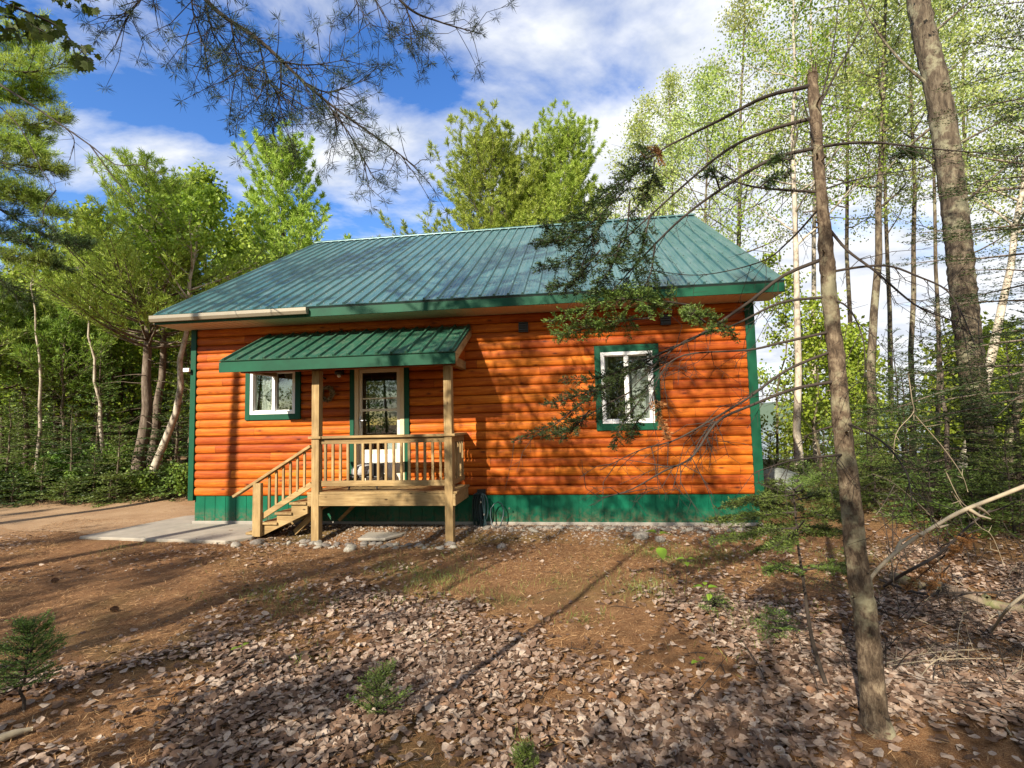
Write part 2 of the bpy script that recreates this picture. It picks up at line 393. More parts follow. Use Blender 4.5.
def seg_needles(A, B, spacing, ln, rng, fwd=.6, up=.15):
    """needles either side of twig segments A->B"""
    A = np.asarray(A); B = np.asarray(B); d = B-A; L = np.linalg.norm(d, axis=1); n = np.maximum((L/spacing).astype(int), 1)
    k = np.repeat(np.arange(len(A)), n); u = rng.random(len(k))[:, None]
    C = A[k]+d[k]*u; T = unit(d)[k]
    side = unit(np.cross(T, UP)+1e-4)*rng.choice([-1., 1.], len(k))[:, None]
    D = T*fwd+side*(.75+.3*rng.random((len(k), 1)))+UP*(up+.25*rng.normal(size=(len(k), 1)))
    return C, D, ln*(.75+.5*rng.random(len(k)))

# ------------------------------------------------------------------ world, sun
TOSUN = Vector((-.41, -1., .66)).normalized()
sl = bpy.data.lights.new('sun', 'SUN'); sl.energy = 5.0; sl.angle = math.radians(.53); sl.color = (1., .9, .74)
so = bpy.data.objects.new('sun', sl); COL.objects.link(so); so.rotation_euler = (-TOSUN).to_track_quat('-Z', 'Y').to_euler(); so.location = (0, -20, 20)
w = bpy.data.worlds.new('World'); S.world = w; w.use_nodes = True
t = w.node_tree; t.nodes.clear()
class WT(NT):
    def __init__(s, tree): s.t = tree
T = WT(t)
CLX, CLY = 3.7, 9.9
sky = T.n('TexSky', sky_type='NISHITA', sun_disc=False, sun_elevation=math.asin(TOSUN.z), sun_rotation=math.atan2(TOSUN.x, TOSUN.y) % (2*PI), air_density=1.15, dust_density=.3, ozone_density=2.5, altitude=200)
g = T.n('TexCoord')
dirv = g.outputs['Generated']
sp = T.n('SeparateXYZ', {0: dirv})
den = T.math('ADD', T.math('MAXIMUM', sp.outputs[2], 0.), .22)
pv = T.n('CombineXYZ', {0: T.math('DIVIDE', sp.outputs[0], den), 1: T.math('DIVIDE', sp.outputs[1], den), 2: .0}).outputs[0]
pv = T.n('Mapping', {'Vector': pv, 'Location': (CLX, CLY, 0.), 'Rotation': (0, 0, .35), 'Scale': (1., 1.25, 1)}).outputs[0]
n1 = T.noise(pv, 1.6, 9, .58, .25)
# more cloud toward the right of the view (+x), clear to the left
bias = T.math('MULTIPLY', T.math('ADD', sp.outputs[0], .12), .24)
cl = T.ramp(T.math('ADD', n1, bias), [(.39, 0.), (.47, .5), (.56, 1.)])
n2 = T.noise(pv, 3.1, 5, .6)
ccol = T.ramp(n2, [(.3, (6.2, 6.9, 8.2)), (.6, (10.8, 10.9, 11.1))])
skyc = T.n('HueSaturation', {'Hue': .514, 'Saturation': 1.3, 'Value': 2.2, 'Color': sky.outputs[0]}).outputs[0]
mx = T.mix(cl, skyc, ccol)
bg = T.n('Background', {'Color': mx, 'Strength': .05})
wo = t.nodes.new('ShaderNodeOutputWorld'); t.links.new(bg.outputs[0], wo.inputs[0])
S.view_settings.view_transform = 'Standard'; S.view_settings.look = 'None'; S.view_settings.exposure = 1.1; S.view_settings.gamma = 1
S.view_settings.use_curve_mapping = False
cy = S.cycles; cy.max_bounces = 7; cy.diffuse_bounces = 4; cy.glossy_bounces = 3; cy.transmission_bounces = 4; cy.transparent_max_bounces = 8
cy.use_denoising = True; cy.caustics_reflective = False; cy.caustics_refractive = False; cy.sample_clamp_indirect = 6

exec_parts = []
# ================================================================== CABIN
W, DEP, ZL, ZS = 9.75, 9.83, .497, 3.536
EY, EZ, RY, RZ, OV = -.627, 3.721, 4.915, 6.945, .295
cabin = thing('cabin', 'orange log sided cabin with green metal roof and a small covered porch', 'cabin')
LWIN = (1.12, 1.99, 1.94, 2.74); RWIN = (7.36, 8.19, 1.64, 2.81); DOOR = (3.1, 4.0, .68, 2.76)

def log_wall(x0, x1, ops):
    m = MB(); CH = .152; n = 20
    def arc(z, zc): u = (z-zc)/(CH/2); return -.034*math.sqrt(max(0., 1-abs(u)**2.6))+.004
    def piece(a, b, za, zb, zc):
        if zb-za < .004 or b-a < .01: return
        zs = np.linspace(za, zb, 11); V = []
        for z in zs: V += [(a, arc(z, zc), z), (b, arc(z, zc), z)]
        q = [(2*i, 2*i+1, 2*i+3, 2*i+2) for i in range(10)]
        m.add(V, q)
    for k in range(n):
        z0 = ZL+k*CH; z1 = min(z0+CH, ZS+.01); zc = z0+CH/2
        xs = sorted({x0, x1, *[o[0] for o in ops], *[o[1] for o in ops]})
        for a, b in zip(xs[:-1], xs[1:]):
            rng_ = [(z0, z1)]
            for (oa, ob, oz0, oz1) in ops:
                if a >= oa-1e-6 and b <= ob+1e-6:
                    nr = []
                    for (p, q) in rng_:
                        if oz1 <= p or oz0 >= q: nr.append((p, q)); continue
                        if oz0 > p: nr.append((p, oz0))
                        if oz1 < q: nr.append((oz1, q))
                    rng_ = nr
            for (p, q) in rng_: piece(a, b, p, q, zc)
    return m
log_wall(.0, W, [LWIN, RWIN, DOOR]).build('log_wall', MT['log'], cabin, smooth=True)
# inner shell: side and rear walls, room floor, partition, gables
m = MB()
m.box(.02, .14, .06, DEP, .05, ZS); m.box(W-.14, W-.02, .06, DEP, .05, ZS); m.box(.14, W-.14, DEP-.12, DEP, .05, ZS)
for x in (.02, W-.14): m.prism([(x, .06, ZS), (x, DEP, ZS), (x, RY, RZ-.12)], (.12, 0, 0))
m.build('side_wall', MT['log'], cabin)
m = MB(); m.box(.15, W-.15, .1, DEP-.13, .55, .62); m.box(.15, W-.15, 3.4, 3.5, .63, 3.4); m.box(.15, W-.15, .1, DEP-.13, 3.41, 3.5); m.box(4.9, 5.0, .12, 3.39, .63, 3.4)
m.build('room_shell', plain('room_paint', (.3, .26, .2), .9), cabin)
# window sides in the wall thickness
# skirt of vertical green boards with grooves, on a concrete strip
m = MB(); x = .03
while x < W-.03:
    x1 = min(x+.203, W-.03); m.box(x+.004, x1-.004, .004, .05, .055, .492); x = x1
m.box(.03, W-.03, .012, .06, .05, .49)
m.build('skirt', MT['skirt'], cabin)
MB().box(-.01, W+.01, -.012, .2, -.35, .056).build('foundation', MT['concrete'], cabin, bevel=.008)
for a, b in ((-.07, .035), (W-.1, W+.04)):
    MB().box(a, b, -.052, .1, .42, ZS-.003).build('corner_board', MT['green'], cabin, bevel=.004)

def window(op, tr, curt):
    x0, x1, z0, z1 = op
    f = MB(); fw = .055
    f.box(x0, x0+fw, -.05, .09, z0, z1); f.box(x1-fw, x1, -.05, .09, z0, z1)
    f.box(x0+fw, x1-fw, -.05, .09, z1-fw, z1); f.box(x0+fw, x1-fw, -.05, .09, z0, z0+fw)
    xm = (x0+x1)/2 if curt == 'r' else x0+.51*(x1-x0)
    f.box(xm-.025, xm+.025, -.03, .05, z0+fw, z1-fw)
    # thin sash lines
    for a, b in ((x0+fw, xm-.025), (xm+.025, x1-fw)):
        y = .0 if a < xm-.1 else .02
        f.box(a, a+.016, y-.012, y+.03, z0+fw, z1-fw); f.box(b-.016, b, y-.012, y+.03, z0+fw, z1-fw)
        f.box(a+.016, b-.016, y-.012, y+.03, z0+fw, z0+fw+.018); f.box(a+.016, b-.016, y-.012, y+.03, z1-fw-.018, z1-fw)
    win = f.build('window', MT['white'], cabin, bevel=.003)
    g = MB(); g.box(x0+fw+.01, xm-.02, .012, .018, z0+fw, z1-fw); g.box(xm+.02, x1-fw-.01, .032, .038, z0+fw, z1-fw)
    g.build('pane', MT['glass'], win)
    t = MB(); l, r, b, tp = tr
    t.box(x0-l, x0-.002, -.058, .0, z0-b, z1+tp); t.box(x1+.002, x1+r, -.058, .0, z0-b, z1+tp)
    t.box(x0-.002, x1+.002, -.056, .0, z0-b, z0-.002); t.box(x0-.002, x1+.002, -.056, .0, z1+.002, z1+tp)
    t.build('trim', MT['green'], win, bevel=.004)
    def panel(fn_l, fn_r, seed):
        rg = np.random.default_rng(seed); nz, nx = 24, 15; V = []
        for j in range(nz):
            u = j/(nz-1); z = z1-.03-u*(z1-z0-.05)
            a, b = fn_l(u), fn_r(u)
            for i in range(nx):
                v = i/(nx-1); V.append((a+(b-a)*v, .13+.022*math.sin(v*22+2*u)+.006*math.sin(9*u+i), z))
        return MB().add(V, [(j*nx+i, j*nx+i+1, (j+1)*nx+i+1, (j+1)*nx+i) for j in range(nz-1) for i in range(nx-1)])
    w_ = x1-x0
    if curt == 'l':
        pinch = lambda u: math.exp(-((u-.58)/.16)**2)
        panel(lambda u: x0+.1+.05*pinch(u), lambda u: x0+.36-.17*pinch(u)-.02*u, 1).build('curtain', MT['curtain'], win, smooth=True)
        panel(lambda u: x1-.33+.26*min(1, u*1.3)**1.3, lambda u: x1-.07, 2).build('curtain', MT['curtain'], win, smooth=True)
    else:
        panel(lambda u: x0+.03, lambda u: x0+.13, 3).build('curtain', MT['curtain'], win, smooth=True)
        panel(lambda u: xm+.06+.03*u, lambda u: x1-.04, 4).build('curtain', MT['curtain'], win, smooth=True)
    return win
window(LWIN, (.09, .1, .1, .1), 'l')
window(RWIN, (.1, .1, .11, .11), 'r')

# door: tan frame, storm door with glass over a white panel, green casing
x0, x1, z0, z1 = DOOR
m = MB(); m.box(x0, x0+.075, -.05, .08, z0, z1); m.box(x1-.075, x1, -.05, .08, z0, z1); m.box(x0+.075, x1-.075, -.05, .08, z1-.075, z1); m.box(x0+.075, x1-.075, -.06, .1, z0, z0+.03)
fr = m.build('door_frame', MT['tan'], cabin, bevel=.004)
MB().box(x0-.085, x0-.003, -.055, 0, .5, z1+.09).box(x1+.003, x1+.09, -.055, 0, .5, z1+.09).box(x0-.003, x1+.003, -.053, 0, z1+.003, z1+.09).build('casing', MT['green'], fr, bevel=.004)
a, b = x0+.08, x1-.08
m = MB(); st = .055
m.box(a, a+st, -.03, .01, z0+.035, z1-.08); m.box(b-st, b, -.03, .01, z0+.035, z1-.08)
m.box(a+st, b-st, -.03, .01, z1-.14, z1-.08)
m.box(a+st, b-st, -.026, .006, 2.155, 2.18); m.box(a+st, b-st, -.03, .01, 1.945, 1.985)
m.box(a+st, b-st, -.028, .006, z0+.035, z0+.6)
door = m.build('door', plain('cream_door', (.66, .58, .44), .45, var=.05), cabin, bevel=.004)
MB().box(a+st-.005, b-st+.005, -.012, -.006, z0+.58, z1-.13).build('pane', MT['glass'], door)
MB().box(a+st+.05, b-st-.05, -.036, -.027, z0+.12, z0+.52).build('door_panel', plain('white_panel', (.75, .73, .68), .45, var=.05), door, bevel=.004)
m = MB(); m.box(a+.012, a+.045, -.045, -.029, 1.66, 1.86); m.tube([(a+.028, -.05, 1.8), (a+.028, -.085, 1.79), (a+.1, -.09, 1.785)], .009, 8)
m.build('door_handle', MT['metal'], door)
# inner door ajar behind the storm glass; white block stands in for a reflection
m = MB(); m.box(b-.13, b-.06, .25, .3, .7, 2.62); m.box(a+.3, b-.02, .5, .56, 1.18, 1.42)
m.build('inner_door_and_reflection', MT['white'], door)

# fixtures on the wall
vent0 = None
for vx, vz in ((6.1, 3.29), (8.42, 3.3)):
    v = MB().box(vx-.08, vx+.08, -.085, -.03, vz-.085, vz+.085)
    for k in range(4): v.beam((vx-.075, -.09, vz-.06+.04*k), (vx+.075, -.09, vz-.06+.04*k), .02, .008, (0, .6, 1))
    v.build('wall_vent', MT['black'], cabin, bevel=.004)
m = MB().lathe([(.0, 0), (.07, .0), (.075, .03), (.05, .09), (.02, .12)], (2.85, -.12, 2.6)).box(2.8, 2.9, -.07, -.03, 2.6, 2.75)
lamp = m.build('porch_lamp', MT['black'], cabin)
MB().lathe([(.01, -.05), (.03, -.04), (.035, -.01), (.02, .0)], (2.85, -.12, 2.6), 10).build('bulb', MT['white'], lamp, smooth=True)
for (cx, cz, y, nm) in ((-.1, 2.78, -.08, 1), (2.49, 2.62, -.1, 2)):
    m = MB().box(cx-.06, cx+.06, y-.05, y, cz-.03, cz+.04)
    fl = m.build('flood_lamp', MT['white'], cabin, bevel=.01)
    MB().tube([(cx, y-.02, cz), (cx+.06, y+.02, cz-.07), (cx+.07, y+.06, cz-.08)], .016, 8).build('bracket', MT['black'], fl)

# ---- main roof
sl_ = np.array([0, RY-EY, RZ-EZ]); SL = np.linalg.norm(sl_); sl_ /= SL; nr = np.array([0, -sl_[2], sl_[1]])
def ribbed(x0, x1, base, d, L, nrm, pitch=.2286, h=.032, w=.05):
    xs, hs = [x0], [0.]; x = x0+.05
    while x < x1-w:
        xs += [x, x+.012, x+w-.012, x+w]; hs += [0, h, h, 0]
        for q in (.33, .66):
            xx = x+w+(pitch-w)*q
            if xx < x1-.03: xs += [xx-.01, xx, xx+.01]; hs += [0, .004, 0]
        x += pitch
    xs.append(x1); hs.append(0.); xs = np.array(xs); hs = np.array(hs); n = len(xs)
    A = np.array(base)+np.stack([xs, 0*xs, 0*xs], 1)+hs[:, None]*nrm
    V = np.vstack([A, A+d*L, np.array(base)+np.stack([xs, 0*xs, 0*xs], 1)-.012*nrm])
    return MB().add(V, [(i, i+1, n+i+1, n+i) for i in range(n-1)]+[(2*n+i, 2*n+i+1, i+1, i) for i in range(n-1)])
rib0 = (0, EY-.03*sl_[1], EZ-.03*sl_[2])
roof = ribbed(-OV-.015, W+OV+.015, rib0, sl_, SL+.03, nr).build('roof', MT['roof'], cabin)
sb = sl_*np.array([1, -1, 1]); nb = nr*np.array([1, -1, 1])
ribbed(-OV-.015, W+OV+.015, (0, 2*RY-EY+.03*sl_[1], EZ-.03*sl_[2]), sb, SL+.03, nb).build('rear_roof', MT['roof'], roof)
# dark edge under the sheets, ridge cap, screws
m = MB(); lo = np.array([0, EY-.02, EZ-.02])-.014*nr
for (bs, d, nn) in ((lo, sl_, nr), (lo*np.array([1, -1, 1])+np.array([0, 2*RY, 0]), sb, nb)):
    p = [bs+np.array([-OV, 0, 0]), bs+np.array([-OV, 0, 0])+d*SL, bs+np.array([-OV, 0, 0])+d*SL-.03*nn, bs+np.array([-OV, 0, 0])-.03*nn]
    m.prism(p, (W+2*OV, 0, 0))
m.build('roof_deck', MT['screw'], roof)
m = MB(); c = np.array([-OV-.03, RY, RZ+.045])
m.prism([c, c+np.array([0, .17, -.09]), c+np.array([0, .17, -.105]), c+np.array([0, 0, -.02]), c+np.array([0, -.17, -.105]), c+np.array([0, -.17, -.09])], (W+2*OV+.06, 0, 0))
m.build('ridge_cap', MT['roof'], roof)
m = MB(); x = -OV+.05+.05+.02
rg = np.random.default_rng(5)
while x < W+OV-.05:
    for k in range(11):
        p = np.array(rib0)+sl_*(.12+k*.6)+np.array([x+.0, 0, 0])
        s_ = .013
        e1 = np.array([s_, 0, 0]); e2 = sl_*s_
        m.add([p-e1-e2, p+e1-e2, p+e1+e2, p-e1+e2, p+nr*.012], [(0, 1, 4), (1, 2, 4), (2, 3, 4), (3, 0, 4)])
    x += .2286
tag(m.build('screw_heads', MT['screw'], roof), kind='stuff')
# fascia, rakes, soffit, gutter
MB().box(-OV, W+OV, EY, EY+.025, ZS-.002, EZ-.04).build('fascia', MT['green'], cabin)
m = MB().box(-OV, W+OV, EY+.026, .0, ZS, ZS+.014)
for k in range(70):   # soffit seams
    xx = -OV+.1+k*.145
    m.box(xx, xx+.006, EY+.03, -.03, ZS-.004, ZS)
m.build('soffit', MT['soffit'], cabin)
MB().box(-OV, W+OV, 2*RY, 2*RY-EY-.03, ZS, ZS+.014).build('soffit', MT['soffit'], cabin)
for xx, nm in ((-OV, 'l'), (W+OV-.025, 'r')):
    rk = MB()
    for (bs, d, nn) in ((lo, sl_, nr), (lo*np.array([1, -1, 1])+np.array([0, 2*RY, 0]), sb, nb)):
        p0 = bs+np.array([xx-bs[0], 0, 0])-.031*nn+d*.03
        rk.prism([p0, p0+d*(SL-.03), p0+d*(SL-.03)-np.array([0, 0, .19]), p0-np.array([0, 0, .14])+d*.1], (.025, 0, 0))
    r_ = rk.build('rake_board', MT['green'], cabin)
for a, b in ((-OV+.026, -.02), (W+.02, W+OV-.026)):
    m = MB()
    for (bs, d, nn) in ((lo, sl_, nr), (lo*np.array([1, -1, 1])+np.array([0, 2*RY, 0]), sb, nb)):
        p0 = bs-.06*nn-np.array([0, 0, .02])+d*.15+np.array([a, 0, 0])
        m.prism([p0, p0+d*(SL-.2), p0+d*(SL-.2)-nn*.015, p0-nn*.015], (b-a, 0, 0))
    # boxed return at the front corner
    m.prism([(a, EY+.03, ZS+.016), (a, .0, ZS+.016), (a, .0, ZS+.34), (a, EY+.03, ZS+.08)], (b-a, 0, 0))
    m.build('rake_soffit', MT['soffit'], cabin)
gx1 = 2.56
pr = [(EY-.005, EZ-.045), (EY-.005, EZ-.15), (EY-.07, EZ-.15), (EY-.095, EZ-.1), (EY-.095, EZ-.045), (EY-.085, EZ-.045), (EY-.085, EZ-.095), (EY-.065, EZ-.14), (EY-.015, EZ-.14), (EY-.015, EZ-.045)]
m = MB().prism([(-OV-.03, y, z) for y, z in pr], (gx1+OV+.03, 0, 0))
for xe in (-OV-.034, gx1): m.prism([(xe, y, z) for y, z in pr[:5]], (.006, 0, 0))
m.build('gutter', MT['gutter'], cabin)

# ---- porch roof
P0, P1, PD, PZ1, PZ2 = 1.42, 5.205, 1.233, 2.772, 3.384
pd_ = np.array([0, PD, PZ2-PZ1]); PL = np.linalg.norm(pd_); pd_ /= PL; pn = np.array([0, -pd_[2], pd_[1]])
proof = ribbed(P0, P1, (0, -PD-.02, PZ1-.008), pd_, PL-.02, pn).build('porch_roof', MT['porchroof'], cabin)
q0 = np.array([0, -PD, PZ1])-.02*pn
m = MB().prism([q0+np.array([P0+.01, 0, 0]), q0+np.array([P0+.01, 0, 0])+pd_*(PL-.06), q0+np.array([P0+.01, 0, 0])+pd_*(PL-.06)-.035*pn, q0+np.array([P0+.01, 0, 0])-.035*pn], (P1-P0-.02, 0, 0))
m.build('roof_deck', MT['screw'], proof)
MB().box(P0-.005, P1+.005, -PD-.004, -PD+.024, PZ1-.19, PZ1-.03).build('fascia', MT['green'], proof)
for xx in (P0-.003, P1-.022):
    p = np.array([xx, -PD+.026, PZ1-.03]); 
    MB().prism([p, p+pd_*(PL-.09), p+pd_*(PL-.09)-np.array([0, 0, .13]), p-np.array([0, 0, .14])], (.025, 0, 0)).build('side_board', MT['green' if xx < 3 else 'pt_y'], proof)
m = MB()
for k in range(9):
    xx = P0+.15+k*(P1-P0-.3)/8
    p = np.array([xx, -PD+.03, PZ1-.07]); m.prism([p, p+pd_*(PL-.1), p+pd_*(PL-.1)-np.array([0, 0, .1]), p-np.array([0, 0, .1])], (.038, 0, 0))
m.build('rafters', MT['pt_y'], proof)
MB().box(P0+.12, P1-.08, -.9, -.81, 2.6, 2.76).build('header_beam', wood_mat('dark_stained_beam', (.16, .045, .012), (.22, .06, .015), (.26, .08, .02), 0), proof, bevel=.004)
for xx in (P0+.12, P1-.2):
    MB().box(xx, xx+.09, -.808, -.03, 2.61, 2.75).build('side_beam', MT['pt_y'], proof, bevel=.004)
for xx in (P0+.14, P1-.15):
    MB().prism([(xx, -.8, 2.752), (xx, -.03, 2.752), (xx, -.03, 3.2), (xx, -.8, 2.86)], (.03, 0, 0)).build('gable_infill', MT['log'], proof)

# ---- deck, posts, railings, stairs
ZD = .677; DX0, DX1, DY = 2.72, 5.1, -.906
m = MB()
for k in range(6):
    y1 = -.012-k*.147; m.box(DX0-.02, DX1+.02, y1-.142, y1, ZD-.032, ZD)
deck = m.build('porch_deck', MT['pt_x'], cabin, bevel=.004)
m = MB().box(DX0, DX1, DY, DY+.04, ZD-.21, ZD-.034).box(DX0, DX0+.04, DY+.04, -.01, ZD-.21, ZD-.034).box(DX1-.04, DX1, DY+.04, -.01, ZD-.21, ZD-.034)
for k in range(4): m.box(DX0+.45+k*.45, DX0+.49+k*.45, DY+.04, -.01, ZD-.2, ZD-.036)
m.build('rim_joist', MT['pt_x'], deck, bevel=.004)
posts = [(2.785, 2.91), (4.935, 5.06)]
for a, b in posts:
    p = MB().box(a, b, DY-.004, DY+.121, -.3, 2.598).build('post', MT['pt_z'], deck, bevel=.006)
for a, b in posts: MB().box(a-.06, b+.06, DY-.06, DY+.2, -.3, -.1).build('footing', MT['concrete'], deck)
# front railing
def rail(a, b, z_top, z_bot, axis, nm):
    a = np.array(a, float); b = np.array(b, float); L = np.linalg.norm(b-a); d = (b-a)/L
    zt = np.array([0, 0, 1.])
    r = MB().beam(a+zt*z_top, b+zt*z_top, .14, .038).build('top_rail', MT[axis], deck, bevel=.005)
    MB().beam(a+zt*(z_top-.065), b+zt*(z_top-.065), .04, .088).build('under_rail', MT[axis], deck, bevel=.004)
    MB().beam(a+zt*z_bot, b+zt*z_bot, .04, .085).build('bottom_rail', MT[axis], deck, bevel=.004)
    n = max(2, int(L/.122)); 
    for k in range(n):
        p = a+d*(L*(k+.5)/n)
        MB().box(p[0]-.019, p[0]+.019, p[1]-.019, p[1]+.019, z_bot+.04, z_top-.108).build('baluster', MT['pt_z'], deck, bevel=.003)
rail((2.926, -.84, 0), (4.924, -.84, 0), 1.53, .805, 'pt_x', 'front')
rail((5.03, -.77, 0), (5.03, -.05, 0), 1.53, .805, 'pt_y', 'side')
for a in (2.74, 4.9): MB().box(a, a+.21, DY-.03, -.76, 1.512, 1.55).build('rail_cap', MT['pt_x'], deck, bevel=.004)
# stairs going down to the left
stairs = bpy.data.objects.new('stairs', None); COL.objects.link(stairs); stairs.parent = cabin
st_y = (DY+.015, -.12)
for yy in st_y:
    pts = [(DX0, yy, ZD-.04), (DX0, yy, ZD-.33)]; pts = []
    top = []
    for k in range(1, 5):
        xr = DX0-.245*(k-1)-.03; xl = DX0-.245*k-.03+.0
        zt = ZD-.155*k-.036
        top += [(xr, yy, zt), (xl, yy, zt)]
    low = [(top[-1][0], yy, -.02), (top[-1][0]+.18, yy, -.03), (DX0-.005, yy, ZD-.33), (DX0-.005, yy, top[0][2])]
    MB().prism(top+low, (0, .04, 0)).build('stringer', MT['pt_x'], stairs, bevel=.003)
for k in range(1, 5):
    xr = DX0-.245*(k-1)-.01; xl = DX0-.245*k-.05
    MB().box(xl, xr, DY-.02, -.06, ZD-.155*k-.034, ZD-.155*k).build('tread', MT['pt_y'], stairs, bevel=.005)
MB().box(1.83, 1.965, DY-.06, DY+.012, .0, .83).build('newel_post', MT['pt_z'], stairs, bevel=.005)
ra, rb = np.array([2.775, DY+.02, 1.40]), np.array([1.48, DY-.0, .62])
MB().beam(ra, rb, .12, .04).build('hand_rail', MT['pt_x'], stairs, bevel=.005)
rc, rd = np.array([2.775, DY+.04, .80]), np.array([1.9, DY+.02, .27])
MB().beam(rc, rd, .045, .085).build('lower_rail', MT['pt_x'], stairs, bevel=.004)
for k in range(6):
    xx = 2.66-.119*k
    zt = 1.40+(xx-2.775)*(1.40-.62)/(2.775-1.48)-.03; zb = .80+(xx-2.775)*(.80-.27)/(2.775-1.9)+.03
    MB().box(xx-.017, xx+.017, DY-.005+.01, DY+.04, zb, zt).build('baluster', MT['pt_z'], stairs, bevel=.003)
MB().beam((2.93, -.8, .47), (2.35, -.62, .0), .04, .09).build('brace', MT['pt_x'], stairs)
MB().beam((3.3, -.25, .47), (2.92, -.25, .12), .035, .05).build('brace', MT['pt_x'], stairs)

# ---- loose things at the cabin
st_ = thing('porch_stool', 'low black stool holding a grey cushion on the porch deck by the door', 'stool', (3.5, -.36, ZD))
cu = MB(); n = 10
for j in range(5):
    pass
cu.lathe([(.02, .21), (.15, .2), (.19, .24), (.185, .3), (.15, .36), (.05, .38)], (-.1, 0, 0), 14)
cu.build('cushion', MT['cushion'], st_, smooth=True)
fm = MB(); fm.box(-.3, .22, -.15, .15, .17, .2)
fm.box(.1, .22, -.1, .1, .2, .4)
fm.build('seat', MT['black'], st_, bevel=.005)
for sx in (-.26, .19):
    for sy in (-.13, .13):
        MB().tube([(sx, sy, .175), (sx*1.06, sy*1.2, 0)], .014, 6).build('leg', MT['black'], st_)
wr = thing('wall_wreath', 'small round dried wreath hung on the log wall between window and door', 'wreath', (2.6, -.055, 2.27))
rg = np.random.default_rng(11); n = 420; th = rg.random(n)*2*PI; rr = .105+rg.normal(size=n)*.012
C = np.stack([rr*np.cos(th), -.02*rg.random(n), rr*np.sin(th)], 1); Dv = np.stack([-np.sin(th), -.5*rg.random(n), np.cos(th)], 1)+rg.normal(size=(n, 3))*.5
link('wreath_leaves', leaves(C, Dv, .06, .03, rg, 'wreath_leaves', leaf_mat('wreath_tan', (.12, .1, .04), (.3, .25, .12), (.5, .43, .28), .1)), wr)
th = np.linspace(0, 2*PI, 25); MB().tube(np.stack([.1*np.cos(th), 0*th, .1*np.sin(th)], 1), .014, 6).build('wreath_ring', MT['twig'], wr)
hs = thing('garden_hose', 'dark garden hose hanging in loops on the green skirt right of the porch deck', 'hose', (5.38, -.07, .3))
rg = np.random.default_rng(3); P = []
for k in range(10*20):
    a = k/20*2*PI; lay = k//20; ra = .05+.022*math.sin(lay*2.3); rc_ = .27+.05*math.sin(lay*1.7+1)
    P.append((-.14+.016*lay+ra*math.sin(a), -.03-.009*lay+.025*math.cos(a*.5+lay), .24-rc_*(1-math.cos(a))*.9+.01*math.sin(lay*4)))
P += [(.05, -.12, -.3), (.16, -.16, -.34), (.28, -.12, -.26), (.33, -.05, -.02), (.24, -.04, .1), (.12, -.06, .0), (.14, -.12, -.25), (.3, -.2, -.36)]
MB().tube(smooth_path(P, 420), .011, 6).build('hose_coil', MT['hose'], hs, smooth=True)
MB().box(-.12, .02, .0, .06, .2, .3).tube([(-.05, -.02, .24), (-.05, -.12, .24)], .012, 6).build('hose_hanger', MT['black'], hs)
for lx, lz in ((-.03, .1), (.02, -.1), (.42, -.02)):
    MB().lathe([(.006, 0), (.013, .004), (.013, .028), (.006, .032)], (lx, -.15 if lx < .3 else -.04, lz), 8).build('hose_fitting', MT['metal'], hs)
sp_ = MB(); c0 = gnd(383, 534, -.06)
q = [gnd(358, 541, -.07), gnd(378, 528, -.07), gnd(424, 528, -.07), gnd(402, 537, -.07), gnd(385, 541, -.07)]
sp_.prism([p for p in q], (0, 0, .045))
tag(sp_.build('stone_slab', MT['pad'], None, bevel=.012), 'pale flat stone slab lying on the gravel beneath the porch deck', 'slab')
pad = [(-1.13, -1.09), (.4, -1.22), (1.62, -1.3), (1.86, -1.0), (1.8, -.1), (-.02, -.02), (-.02, 1.1), (-.75, .7)]
tag(MB().prism([(x, y, -.12) for x, y in pad], (0, 0, .135)).build('concrete_path', MT['pad'], None, bevel=.015), kind='structure')
# ================================================================== GROUND
def sstep(a, b, x): t = np.clip((x-a)/(b-a), 0, 1); return t*t*(3-2*t)
def hgt(x, y):
    x = np.asarray(x, float); y = np.asarray(y, float)
    n = .022*np.sin(1.3*x+.7*y)+.018*np.sin(2.7*y-1.1*x+1)+.012*np.sin(4.1*x+3.3*y)+.009*np.sin(7.3*x-5.9*y+2)
    h = -.05+n*sstep(-1.6, -3.2, y)
    h = h-.05*np.exp(-((y+.9)/.5)**2)*sstep(2, 2.6, x)*sstep(10.5, 9.5, x)
    h = np.where(y > -.75, h+(.004-h)*sstep(-.75, -.2, y), h)
    left = sstep(2.2, .8, x); h = h*(1-left)+(-.03+.4*n*sstep(-1.6, -3, y))*left
    h = h+.35*sstep(1.5, 6, y)*sstep(-1., -3., x)            # rise into the wood on the left
    h = h+.28*sstep(10.2, 12.5, x)*sstep(-2.4, -.2, y)      # mossy bank on the right
    far = sstep(9, 22, y)*sstep(8, 14, x)
    return h-2.9*far
def axis(lo, hi, st, grow, far):
    a = list(np.arange(lo, hi+1e-6, st)); s = st
    while a[-1] < far: s *= grow; a.append(a[-1]+s)
    s = st
    while a[0] > -far: s *= grow; a.insert(0, a[0]-s)
    return np.array(a)
gx = axis(-6, 14, .1, 1.18, 900); gy = axis(-8, 3, .1, 1.18, 900)
X, Y = np.meshgrid(gx, gy); Z = hgt(X, Y)
r2 = np.random.default_rng(77); near = (np.abs(X-5) < 9) & (np.abs(Y+3) < 5.5)
Z = Z+near*r2.normal(size=Z.shape)*.004
ny, nx = X.shape; k = (np.arange(ny-1)[:, None]*nx+np.arange(nx-1)).ravel()
me = mesh_np('ground', np.stack([X, Y, Z], -1).reshape(-1, 3), np.full(len(k), 4), np.stack([k, k+1, k+nx+1, k+nx], 1).ravel(), [MT['ground']], smooth=True)
tag(link('ground', me), kind='structure')
